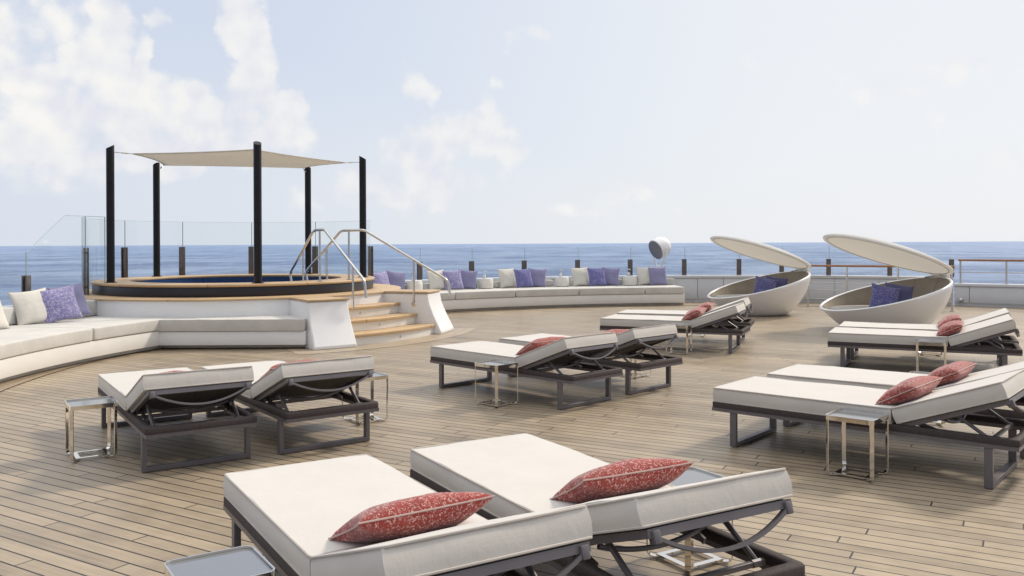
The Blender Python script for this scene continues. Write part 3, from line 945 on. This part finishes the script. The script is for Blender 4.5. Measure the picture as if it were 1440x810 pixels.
railing('deck_railing', 'steel railing with a varnished wooden cap on the deck between the two shell daybeds', [p0, (A0.x, A0.y), (A1_.x, A1_.y), p1], .002, .955, [.20, .40, .56, .72],
        [along(1136), along(1190.7), along(1262.7), along(1338.5), p1])
pr = [(OC[0] + 11.36 * math.cos(R(a)), OC[1] + 11.36 * math.sin(R(a))) for a in [57.7 - 3 * k for k in range(14)]]
rp = [on_circle(1350.5, OC, 11.36), on_circle(1415, OC, 11.36)]
st = ang_of(rp[1], OC) - ang_of(rp[0], OC)
while len(rp) < 7:
    a = ang_of(rp[0], OC) + st * len(rp); rp.append((OC[0] + 11.36 * math.cos(R(a)), OC[1] + 11.36 * math.sin(R(a))))
railing('bulwark_railing', 'wooden handrail on steel posts along the top of the lower right bulwark', pr, .521, 1.06, [.78], rp)

# ------------------------------------------------------------------ sun loungers
LW, LL = .72, 2.0
ANG = R(20.3)
HX, HZ = .272, .4215       # hinge line of the mattress
def make_lounger(label, loc, rz):
    ANG = R(20.3 + random.uniform(-.7, .7))
    t = thing('sun_lounger', label, 'sun lounger', loc, rz, 'sun loungers on the deck')
    mb = MB(); pts = [Vector((-LL / 2 + .02, -LW / 2 + .02, .2635)), Vector((LL / 2 - .02, -LW / 2 + .02, .2635)), Vector((LL / 2 - .02, LW / 2 - .02, .2635)), Vector((-LL / 2 + .02, LW / 2 - .02, .2635))]
    strap(mb, pts, .026, .040, (0, 0, 1), True)
    for x in (-.6, -.15, .27):
        box(mb, (x, 0, .262), (.03, LW - .082, .022))
    mb.build('frame_rail', M['frame'], t)
    # dark woven band, rounded outside
    mb = MB(); V = []; F = []
    outer = rrect(LL + .006, LW + .006, .025, 0, 4); inner = rrect(LL - .10, LW - .10, .012, 0, 4); no = len(outer)
    for (ring, z) in ((outer, .278), (outer, .312), (rrect(LL - .008, LW - .008, .02, 0, 4), .320), (rrect(LL - .085, LW - .085, .016, 0, 4), .320), (inner, .312), (inner, .278)):
        for q in ring: V.append((q.x, q.y, z))
    for k in range(6):
        l = (k + 1) % 6
        for i in range(no):
            j = (i + 1) % no
            F.append([k * no + i, k * no + j, l * no + j, l * no + i])
    mb.add(V, F); mb.build('woven_band', M['band'], t, 50)
    mb = MB(); box(mb, (-.345, 0, .300), (1.20, LW - .104, .022), .003); mb.build('seat_panel', M['panel'], t)
    for x in (-LL / 2 + .165, LL / 2 - .165):
        mb = MB(); zb = .020
        pts = [(x, -LW / 2 + .020, .2495), (x, -LW / 2 + .020, zb), (x, LW / 2 - .020, zb), (x, LW / 2 - .020, .2495)]
        strap(mb, pts, .048, .032, (1, 0, 0)); o = mb.build('leg', M['frame'], t)
        bv = o.modifiers.new('soft', 'BEVEL'); bv.width = .003; bv.segments = 2; bv.limit_method = 'ANGLE'
    seed = random.random() * 9
    th = .103
    bl = HX - .003 + LL / 2 - .012
    mb = MB(); mt = Matrix.Translation((HX - .003 - bl / 2, 0, HZ - th)); cushion(mb, bl, LW - .012, th, .006, seed, mt)
    ms = mb.build('seat_mattress', M['mattress'], t, 50)
    for (z) in (.003, th - .003):
        mb = MB(); tube(mb, rrect(bl + .004, LW - .008, .014, z, 3), .0048, 6, True, mt); mb.build('piping', M['piping'], ms)
    Mb = Matrix.Translation((HX + .002, 0, HZ)) @ Matrix.Rotation(-ANG, 4, 'Y')      # back frame of reference: x up the back, z normal
    bk = .672
    mt = Mb @ Matrix.Translation((bk / 2, 0, -th))
    mb = MB(); cushion(mb, bk, LW - .012, th, .008, seed + 2, mt); mk = mb.build('back_mattress', M['mattress'], t, 50)
    for (z) in (.003, th - .003):
        mb = MB(); tube(mb, rrect(bk + .004, LW - .008, .014, z, 3), .0048, 6, True, mt); mb.build('piping', M['piping'], mk)
    mb = MB(); box(mb, (bk / 2 + .01, 0, -th - .012), (bk - .03, LW - .10, .018), .003, Mb); mb.build('back_panel', M['panel'], t)
    mb = MB(); hw = LW / 2 - .035
    pts = [Vector((.02, -hw, -th - .022)), Vector((bk - .012, -hw, -th - .022)), Vector((bk - .012, hw, -th - .022)), Vector((.02, hw, -th - .022))]
    strap(mb, pts, .030, .028, (0, 0, 1), True, Mb); mb.build('back_frame', M['frame'], t)
    # bowed bar at the head
    mb = MB(); pts = []
    for k in range(17):
        s = -1 + 2 * k / 16
        pts.append(Mb @ Vector((bk - .002, s * (hw - .02), -th - .040 - .085 * (1 - s * s))))
    strap(mb, pts, .026, .013, (math.cos(ANG), 0, math.sin(ANG)))
    for s in (-1, 1): box(mb, (bk - .002, s * (hw - .015), -th - .036), (.036, .030, .045), .004, Mb)
    mb.build('head_bar', M['frame'], t)
    mb = MB(); pts = []
    for k in range(15):
        s = -1 + 2 * k / 14
        q = Mb @ Vector((.27, s * (hw - .05), -th - .05 - .045 * (1 - s * s))); pts.append(q)
    tube(mb, pts, .011, 8); mb.build('lift_bar', M['frame'], t)
    for s in (-1, 1):
        y = s * (hw - .045)
        a = Mb @ Vector((.34, y, -th - .03)); b2 = Vector((.835, y, .285))
        mb = MB(); tube(mb, [a, b2], .012, 8); tube(mb, [b2 + Vector((0, -.03 * s, 0)), b2 + Vector((0, .055 * s, 0))], .016, 8); mb.build('prop', M['frame'], t)
        a = Mb @ Vector((.10, y, -th - .03)); b2 = Vector((.56, y - .012 * s, .287))
        mb = MB(); strap(mb, [a, b2], .012, .026, (0, 1, 0)); mb.build('prop', M['frame'], t)
    mb = MB(); box(mb, (.835, 0, .285), (.022, LW - .16, .022), .004); mb.build('cross_bar', M['frame'], t)
    return t

poses = {  # foot-corner x, y and heading, solved from the photograph's edges on the ground plane
 'L1': (-3.469, 7.165, -56.26), 'L2': (-2.766, 7.589, -53.6), 'M1': (-.869, 9.012, -45.7), 'M2': (-.159, 9.754, -45.6),
 'F1': (1.25, 12.279, -23.6), 'F2': (1.609, 13.241, -20.5), 'G1': (3.753, 10.204, -26.8), 'G2': (4.17, 10.978, -26.5),
 'A1': (1.482, 6.376, -40.85), 'A2': (2.081, 7.044, -38.6), 'N1': (-1.367, 4.041, -58.6), 'N2': (-.547, 4.517, -60.0)}
def W2(k, x, y):                 # lounger-local (from its foot corner) to the deck
    X, Y, a = poses[k]; c, s = math.cos(R(a)), math.sin(R(a))
    return (X + x * c - y * s, Y + x * s + y * c)
where = {
 'L1': 'left hand lounger of the pair nearest the left sofa, back raised',
 'L2': 'right hand lounger of the pair nearest the bench, its back raised',
 'M1': 'nearer lounger of the middle pair, with a chrome table at its near side',
 'M2': 'farther lounger of the middle pair, half hidden behind its twin',
 'F1': 'nearer lounger of the far pair in front of the left shell daybed',
 'F2': 'farther lounger of the far pair, closest to the curved sofa end',
 'G1': 'nearer lounger of the pair in front of the right shell daybed',
 'G2': 'farther lounger of the right pair, touching the view of the nearer shell daybed',
 'A1': 'large lounger at the right edge with a chrome table at its near side',
 'A2': 'lounger at the right edge just behind the one beside a chrome table',
 'N1': 'nearest lounger at the bottom of the picture, left one of the front pair',
 'N2': 'front lounger right of the nearest one, its raised back crossing in front of a table'}
proto = None
for k in poses:
    c = W2(k, 1.0, LW / 2); loc = (c[0], c[1], 0)
    make_lounger(where[k], loc, poses[k][2])      # each with creases of its own

# ------------------------------------------------------------------ chrome side tables
def make_table(label, loc, rz):
    t = thing('side_table', label, 'side table', loc, rz, 'small chrome side tables')
    H = .392; S_ = .310
    mb = MB(); V = []; F = []
    o1 = rrect(S_, S_, .035, 0); o2 = rrect(S_ - .012, S_ - .012, .030, 0); n_ = len(o1)
    for (ring, z) in ((o1, H - .030), (o1, H), (o2, H), (o2, H - .010)):
        for q in ring: V.append((q.x, q.y, z))
    for k in range(3):
        for i in range(n_):
            j = (i + 1) % n_; F.append([k * n_ + i, k * n_ + j, (k + 1) * n_ + j, (k + 1) * n_ + i])
    F.append([i for i in range(n_)][::-1])
    mb.add(V, F); mb.build('tray', M['chrome'], t, 40)
    mb = MB(); ring = rrect(S_ - .014, S_ - .014, .029, H - .009); mb.add(ring, [list(range(n_))]); mb.build('mirror_top', M['mirror'], t, 0)
    h = S_ / 2 - .016
    for (sx, sy) in ((1, 1), (1, -1), (-1, 1), (-1, -1)):
        d = Vector((sx, sy, 0)).normalized(); nrm = Vector((-sy, sx, 0)).normalized()
        p = Vector((sx * h, sy * h, 0))
        pts = fillet([p + Vector((0, 0, H - .031)), p + Vector((0, 0, .010)), p - d * .075 + Vector((0, 0, .010))], .035, 5)
        mb = MB(); strap(mb, pts, .027, .006, nrm); mb.build('leg', M['chrome'], t)
    mb = MB(); q = .095
    strap(mb, [Vector((-q, -q, .018)), Vector((q, -q, .018)), Vector((q, q, .018)), Vector((-q, q, .018))], .007, .030, (0, 0, 1), True)
    mb.build('base_ring', M['chrome'], t)
    return t
tables = [
 ('L1', 1.154, -.205, 'chrome side table standing alone at the left end of the left lounger pair'),
 ('L2', 1.15, 1.03, 'chrome side table just right of the left lounger pair, behind a raised back'),
 ('M1', 1.24, -.205, 'chrome side table at the near side of the middle lounger pair'),
 ('M2', 1.15, .99, 'chrome side table behind the middle lounger pair, mostly hidden by it'),
 ('F1', 1.19, -.215, 'chrome side table at the near side of the far lounger pair'),
 ('F2', 1.09, .93, 'chrome side table behind the far lounger pair, only its foot showing'),
 ('G1', 1.11, -.17, 'chrome side table in front of the right lounger pair by the shell daybed'),
 ('G2', 1.05, .92, 'chrome side table behind the right lounger pair, only its legs showing'),
 ('A1', 1.12, -.175, 'large looking chrome side table in front of the lounger at the right edge'),
 ('A2', 1.02, .93, 'chrome side table hidden behind the red pillows of the right edge loungers'),
 ('N1', 1.11, -.265, 'chrome side table cut off by the bottom edge, left of the nearest lounger'),
 ('N2', 1.10, .955, 'chrome side table under and beyond the raised back of the front right lounger')]
tp = None
for (k, x, y, lab) in tables:
    c = W2(k, x, y); loc = (c[0], c[1], 0); rz = poses[k][2] + random.uniform(-2, 2)
    if tp is None: tp = make_table(lab, loc, rz)
    else: dup(tp, loc, rz, lab)

# ------------------------------------------------------------------ red lumbar pillows, one on each lounger
plab = {
 'L1': 'red pillow just peeping over the back of the left lounger by the left sofa',
 'L2': 'red pillow just peeping over the raised back right of the first left lounger',
 'M1': 'red speckled pillow on the nearer lounger of the middle pair',
 'M2': 'red speckled pillow on the farther lounger of the middle pair, only its top showing',
 'F1': 'small looking red pillow on the nearer lounger of the far pair',
 'F2': 'small looking red pillow on the farther lounger of the far pair',
 'G1': 'red pillow on the nearer lounger in front of the right shell daybed',
 'G2': 'red pillow on the farther lounger in front of the right shell daybed',
 'A1': 'red speckled pillow on the nearer of the two loungers at the right edge',
 'A2': 'red speckled pillow on the farther of the two loungers at the right edge',
 'N1': 'large red speckled pillow on the nearest lounger, front left',
 'N2': 'large red speckled pillow on the front right lounger'}
for i, k in enumerate(poses):
    if k[0] == 'N': off = (-.02, .03 if k == 'N1' else .07)
    else: off = (random.uniform(-.02, .02), random.uniform(-.04, .04))
    if k == 'M2': off = (0.02, .02)
    x = 1.275 + .02 + off[0]; y = LW / 2 + off[1]
    c = W2(k, x, y)
    lean = random.uniform(24, 30); yaw = random.uniform(-3, 3)
    Mx = Matrix.Translation((c[0], c[1], HZ + .072)) @ Matrix.Rotation(R(poses[k][2] + yaw), 4, 'Z') @ Matrix.Rotation(-R(lean), 4, 'Y') @ Matrix.Rotation(R(90), 4, 'Z')
    pillow('lumbar_pillow', .56 + .012 * math.sin(i * 2.3), .29, .145, M['red_print'], M['pipe_red'], plab[k], 'red pillows on the loungers', Mx, i + 1)

# ------------------------------------------------------------------ throw pillows
def stand(px, r, tilt, yaw, roll, z=.444, size=.5, c=OC, side=None):
    """pillow standing on the seat, leaning outwards; its face looks towards the deck centre"""
    p = on_circle(px, c, r)
    inw = math.degrees(math.atan2(c[1] - p[1], c[0] - p[0]))
    return Matrix.Translation((p[0], p[1], z + size / 2 * math.cos(R(tilt)) - .01)) @ Matrix.Rotation(R(inw + yaw), 4, 'Z') @ Matrix.Rotation(R(90 - tilt), 4, 'Y') @ Matrix.Rotation(R(90 + roll), 4, 'Z')
rows = [
 (536, 10.80, 'lilac_print', 'printed lilac pillow leftmost on the curved sofa, half behind the tub platform', 14, 10, 5),
 (556, 10.95, 'lilac_plain', 'plain lilac pillow behind the printed one beside the tub platform', 18, -20, -8),
 (614, 10.86, 'ivory', 'ivory pillow crossed by the end of the longer steel handrail', 16, 0, 3),
 (637, 10.74, 'lilac_print', 'printed lilac pillow right of the end of the longer steel handrail', 18, -8, 4),
 (657, 10.90, 'lilac_plain', 'plain lilac pillow just left of the second drum stool', 20, -25, -7),
 (713, 10.88, 'ivory', 'ivory pillow right of the second drum stool on the curved sofa', 14, 8, 2),
 (736, 10.76, 'blue_print', 'printed blue pillow in the middle group, right of the second drum stool', 17, 4, 3),
 (755, 10.92, 'lilac_plain', 'plain lilac pillow left of the third drum stool from the steps', 19, -18, -5),
 (816, 10.88, 'ivory', 'ivory pillow right of the third drum stool from the steps', 14, 5, 2),
 (839, 10.76, 'blue_print', 'printed blue pillow between the third and fourth drum stools', 16, 2, 2),
 (858, 10.92, 'lilac_plain', 'plain lilac pillow left of the fourth drum stool from the steps', 19, -18, -5),
 (908, 10.90, 'ivory', 'ivory pillow under the searchlight at the right end of the sofa', 14, 4, 2),
 (925, 10.80, 'lilac_plain', 'plain lilac pillow under the searchlight at the right end of the sofa', 17, 2, 2)]
for i, (px, r, mk, lab, tilt, yaw, roll) in enumerate(rows):
    pillow('throw_pillow', .46, .47, .15, M[mk], M['piping'] if mk == 'ivory' else None, lab, 'pillows on the curved sofas', stand(px, r, tilt, yaw, roll), 30 + i)
def free(x, y, z, face, tilt, roll):
    return Matrix.Translation((x, y, z)) @ Matrix.Rotation(R(face), 4, 'Z') @ Matrix.Rotation(R(90 - tilt), 4, 'Y') @ Matrix.Rotation(R(90 + roll), 4, 'Z')
pillow('throw_pillow', .50, .50, .15, M['ivory'], M['piping'], 'ivory ribbed pillow left of the two lilac ones on the left sofa', 'pillows on the curved sofas', free(-6.50, 11.60, .67, -38, 24, 6), 51)
pillow('throw_pillow', .50, .50, .15, M['lilac_print'], M['piping'], 'printed lilac pillow between the ivory and the grey one on the left sofa', 'pillows on the curved sofas', free(-6.26, 11.84, .685, -46, 22, 9), 52)
pillow('throw_pillow', .50, .50, .14, M['lilac_grey'], None, 'plain greyish lilac pillow behind the printed one on the left sofa', 'pillows on the curved sofas', free(-6.38, 12.35, .695, -40, 18, 8), 53)
pillow('throw_pillow', .50, .50, .15, M['ivory'], M['piping'], 'ivory pillow cut off by the left edge of the picture on the left sofa', 'pillows on the curved sofas', free(-6.58, 10.72, .66, -20, 20, 4), 54)
# pillows inside the daybeds
def in_bed(loc, rz, x, y, z, face, tilt, roll):
    return Matrix.Translation((loc[0], loc[1], 0)) @ Matrix.Rotation(R(rz), 4, 'Z') @ free(x, y, z, face, tilt, roll)
pillow('throw_pillow', .46, .46, .15, M['blue_print'], None, 'printed blue pillow in the farther shell daybed', 'pillows in the shell daybeds', in_bed((5.14, 17.9), 191, -.00, .30, .57, 74, 30, -14), 61)
pillow('throw_pillow', .46, .46, .15, M['navy'], None, 'plain navy pillow in the farther shell daybed', 'pillows in the shell daybeds', in_bed((5.14, 17.9), 191, -.27, .24, .58, 70, 26, -10), 62)
pillow('throw_pillow', .46, .46, .15, M['blue_print'], M['lilac_plain'], 'printed blue pillow in the nearer shell daybed', 'pillows in the shell daybeds', in_bed((6.32, 14.55), 187, +.17, .30, .57, 76, 30, -14), 63)
pillow('throw_pillow', .46, .46, .15, M['navy'], None, 'plain navy pillow in the nearer shell daybed', 'pillows in the shell daybeds', in_bed((6.32, 14.55), 187, -.11, .24, .58, 70, 26, -10), 64)

# ------------------------------------------------------------------ sky, sun, camera
SUN_AZ, SUN_EL = 38.0, 40.0      # degrees from +X towards +Y; elevation
w = bpy.data.worlds.new('World'); scene.world = w; w.use_nodes = True
nt = w.node_tree; bg = nt.nodes['Background']; bg.inputs['Strength'].default_value = .1
sky = nt.nodes.new('ShaderNodeTexSky'); sky.sky_type = 'NISHITA'; sky.sun_disc = False
sky.sun_elevation = R(SUN_EL); sky.sun_rotation = R(90 - SUN_AZ)
sky.air_density = 1.0; sky.dust_density = 2.0; sky.ozone_density = 1.2; sky.altitude = 10
tc = nt.nodes.new('ShaderNodeTexCoord'); sp = nt.nodes.new('ShaderNodeSeparateXYZ'); nt.links.new(tc.outputs['Generated'], sp.inputs[0])
az = math_n(nt, 'ARCTAN2', sp.outputs[0], sp.outputs[1]); el = math_n(nt, 'ARCSINE', sp.outputs[2])
cv = nt.nodes.new('ShaderNodeCombineXYZ'); nt.links.new(az, cv.inputs[0]); nt.links.new(el, cv.inputs[1])
wz = nt.nodes.new('ShaderNodeTexNoise'); wz.inputs['Scale'].default_value = 11; wz.inputs['Detail'].default_value = 7; wz.inputs['Roughness'].default_value = .55
nt.links.new(cv.outputs[0], wz.inputs['Vector'])
wsep = nt.nodes.new('ShaderNodeSeparateColor'); nt.links.new(wz.outputs['Color'], wsep.inputs[0])
azw = math_n(nt, 'MULTIPLY_ADD', math_n(nt, 'SUBTRACT', wsep.outputs[0], .5), .13, az)
elw = math_n(nt, 'MULTIPLY_ADD', math_n(nt, 'SUBTRACT', wsep.outputs[1], .5), .10, el)
def puff(off, det=5):
    mp = nt.nodes.new('ShaderNodeMapping'); mp.inputs['Location'].default_value = off; nt.links.new(cv.outputs[0], mp.inputs['Vector'])
    big = noise_n(nt, mp.outputs[0], 9.0, 9, .64)
    v = nt.nodes.new('ShaderNodeTexVoronoi'); v.feature = 'SMOOTH_F1'; v.inputs['Scale'].default_value = 30
    v.inputs['Smoothness'].default_value = .35; v.inputs['Detail'].default_value = 1; v.inputs['Roughness'].default_value = .5
    nt.links.new(mp.outputs[0], v.inputs['Vector'])
    return math_n(nt, 'SUBTRACT', math_n(nt, 'MULTIPLY', math_n(nt, 'SUBTRACT', big, .5), 2.0), math_n(nt, 'MULTIPLY', v.outputs['Distance'], .55))
pf0 = puff((0, 0, 0)); pf1 = puff((-.016, -.010, 0))
def cloud_field(blobs):
    acc = None
    for (x, y, rx, ry, s) in blobs:
        a = math.atan((x - 720) / F_); e = math.atan((343 - y) / F_ * math.cos(a))
        ra = rx / F_ * math.cos(a) ** 2; re = ry / F_ * math.cos(a)
        dx = math_n(nt, 'MULTIPLY', math_n(nt, 'SUBTRACT', azw, a), 1 / ra)
        dy = math_n(nt, 'MULTIPLY', math_n(nt, 'SUBTRACT', elw, e), 1 / re)
        q = math_n(nt, 'ADD', math_n(nt, 'MULTIPLY', dx, dx), math_n(nt, 'MULTIPLY', dy, dy))
        v = math_n(nt, 'MULTIPLY_ADD', q, -.62 * s, s)
        acc = v if acc is None else math_n(nt, 'MAXIMUM', acc, v)
    return math_n(nt, 'MAXIMUM', acc, -1.0)
blobs = [(150, 22, 42, 34, 1), (135, 70, 62, 55, 1), (205, 82, 24, 40, 1), (185, 150, 90, 60, 1), (90, 140, 90, 60, 1), (40, 190, 90, 50, .9), (262, 165, 44, 44, 1),
         (230, 205, 120, 34, .8), (60, 225, 120, 40, .5), (335, 30, 32, 40, 1), (362, 80, 28, 42, 1), (355, 130, 42, 50, 1), (412, 160, 36, 32, 1), (370, 190, 70, 34, .95), (225, 18, 22, 18, .7),
         (587, 116, 26, 34, .75), (690, 158, 28, 26, .85), (655, 192, 80, 34, .85), (600, 214, 55, 30, .8), (700, 215, 40, 30, .8), (560, 262, 130, 26, .6), (755, 42, 22, 12, .55), (722, 66, 24, 18, .5),
         (1345, 120, 100, 50, .30), (1270, 110, 60, 32, .28), (1095, 112, 50, 18, .22), (1428, 225, 28, 26, .25), (840, 285, 90, 14, .4), (20, 40, 100, 80, .5)]
cf = cloud_field(blobs)
d = math_n(nt, 'ADD', cf, pf0)
mask = nt.nodes.new('ShaderNodeMapRange'); mask.interpolation_type = 'SMOOTHSTEP'
mask.inputs['From Min'].default_value = -.42; mask.inputs['From Max'].default_value = .26; nt.links.new(d, mask.inputs['Value'])
# grey cloud added out of view behind the camera, keeps shaded sides darker
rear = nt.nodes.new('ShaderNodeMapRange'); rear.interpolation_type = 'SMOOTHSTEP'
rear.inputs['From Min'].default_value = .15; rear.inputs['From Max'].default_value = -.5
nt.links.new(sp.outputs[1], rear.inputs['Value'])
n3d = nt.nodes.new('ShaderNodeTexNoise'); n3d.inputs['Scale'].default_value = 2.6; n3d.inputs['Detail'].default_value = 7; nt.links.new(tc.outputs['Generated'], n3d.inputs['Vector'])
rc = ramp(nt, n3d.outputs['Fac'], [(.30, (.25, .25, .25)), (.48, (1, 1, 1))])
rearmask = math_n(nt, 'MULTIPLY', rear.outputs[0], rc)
# cloud colour: billows lit from the right, cooler underneath
lit = nt.nodes.new('ShaderNodeMapRange'); lit.inputs['From Min'].default_value = -.30; lit.inputs['From Max'].default_value = .34
nt.links.new(math_n(nt, 'SUBTRACT', pf1, pf0), lit.inputs['Value'])
HZC = (8.5, 8.65, 8.75)
skyc = mixc(nt, .75, sky.outputs[0], (7.0, 7.65, 9.0))
# pale humid air low down and towards the sun
low = nt.nodes.new('ShaderNodeMapRange'); low.interpolation_type = 'SMOOTHSTEP'
low.inputs['From Min'].default_value = .32; low.inputs['From Max'].default_value = -.02; nt.links.new(el, low.inputs['Value'])
rt = nt.nodes.new('ShaderNodeMapRange'); rt.interpolation_type = 'SMOOTHSTEP'
rt.inputs['From Min'].default_value = -.55; rt.inputs['From Max'].default_value = .35; nt.links.new(az, rt.inputs['Value'])
hz = math_n(nt, 'MULTIPLY', math_n(nt, 'MAXIMUM', math_n(nt, 'MULTIPLY', low.outputs[0], .8), math_n(nt, 'MULTIPLY', rt.outputs[0], .72)), 1.0)
skyc = mixc(nt, hz, skyc, mixc(nt, rt.outputs[0], (6.9, 7.4, 8.2), HZC))
soft = noise_n(nt, cv.outputs[0], 5.0, 3, .5)
sh = math_n(nt, 'ADD', math_n(nt, 'MULTIPLY', lit.outputs[0], .7), math_n(nt, 'MULTIPLY_ADD', soft, 1.6, -.62), clamp=True)
cc = mixc(nt, sh, (9.2, 9.0, 8.6), (7.1, 7.35, 8.1))
skyc = mixc(nt, math_n(nt, 'MULTIPLY', mask.outputs[0], math_n(nt, 'MULTIPLY_ADD', rt.outputs[0], -.25, .92)), skyc, cc)
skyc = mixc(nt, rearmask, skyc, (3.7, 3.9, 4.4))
zen = nt.nodes.new('ShaderNodeMapRange'); zen.interpolation_type = 'SMOOTHSTEP'      # unseen overhead sky, brightened to add light from above
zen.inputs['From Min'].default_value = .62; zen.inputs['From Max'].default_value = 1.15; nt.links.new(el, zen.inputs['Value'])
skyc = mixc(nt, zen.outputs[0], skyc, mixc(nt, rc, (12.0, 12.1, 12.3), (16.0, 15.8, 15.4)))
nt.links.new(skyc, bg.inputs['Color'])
w.cycles.sampling_method = 'MANUAL'; w.cycles.sample_map_resolution = 512

sl = bpy.data.lights.new('sun', 'SUN'); sl.energy = 2.5; sl.angle = R(7); sl.color = (1.0, .88, .73)
so = bpy.data.objects.new('sun', sl); COL.objects.link(so)
S_ = Vector((math.cos(R(SUN_AZ)) * math.cos(R(SUN_EL)), math.sin(R(SUN_AZ)) * math.cos(R(SUN_EL)), math.sin(R(SUN_EL))))
so.rotation_euler = S_.to_track_quat('Z', 'Y').to_euler(); so.location = (0, 0, 30)

cam = bpy.data.cameras.new('camera'); co = bpy.data.objects.new('camera', cam); COL.objects.link(co)
cam.sensor_width = 36; cam.lens = F_ / 1440 * 36; cam.shift_y = -(405 - YH) / 1440
cam.clip_start = .05; cam.clip_end = 90000
co.matrix_world = Matrix.Translation((0, 0, 1.5)) @ Matrix.Rotation(R(90), 4, 'X') @ Matrix.Rotation(R(-ROLL), 4, 'Z')
scene.camera = co

scene.render.engine = 'CYCLES'
scene.cycles.use_denoising = True
scene.cycles.max_bounces = 8; scene.cycles.transparent_max_bounces = 16
scene.cycles.sample_clamp_indirect = 6
vs = scene.view_settings
vs.view_transform = 'Standard'; vs.look = 'None'; vs.exposure = .07; vs.gamma = 1; vs.use_curve_mapping = False
scene.render.resolution_x = 1024; scene.render.resolution_y = 576
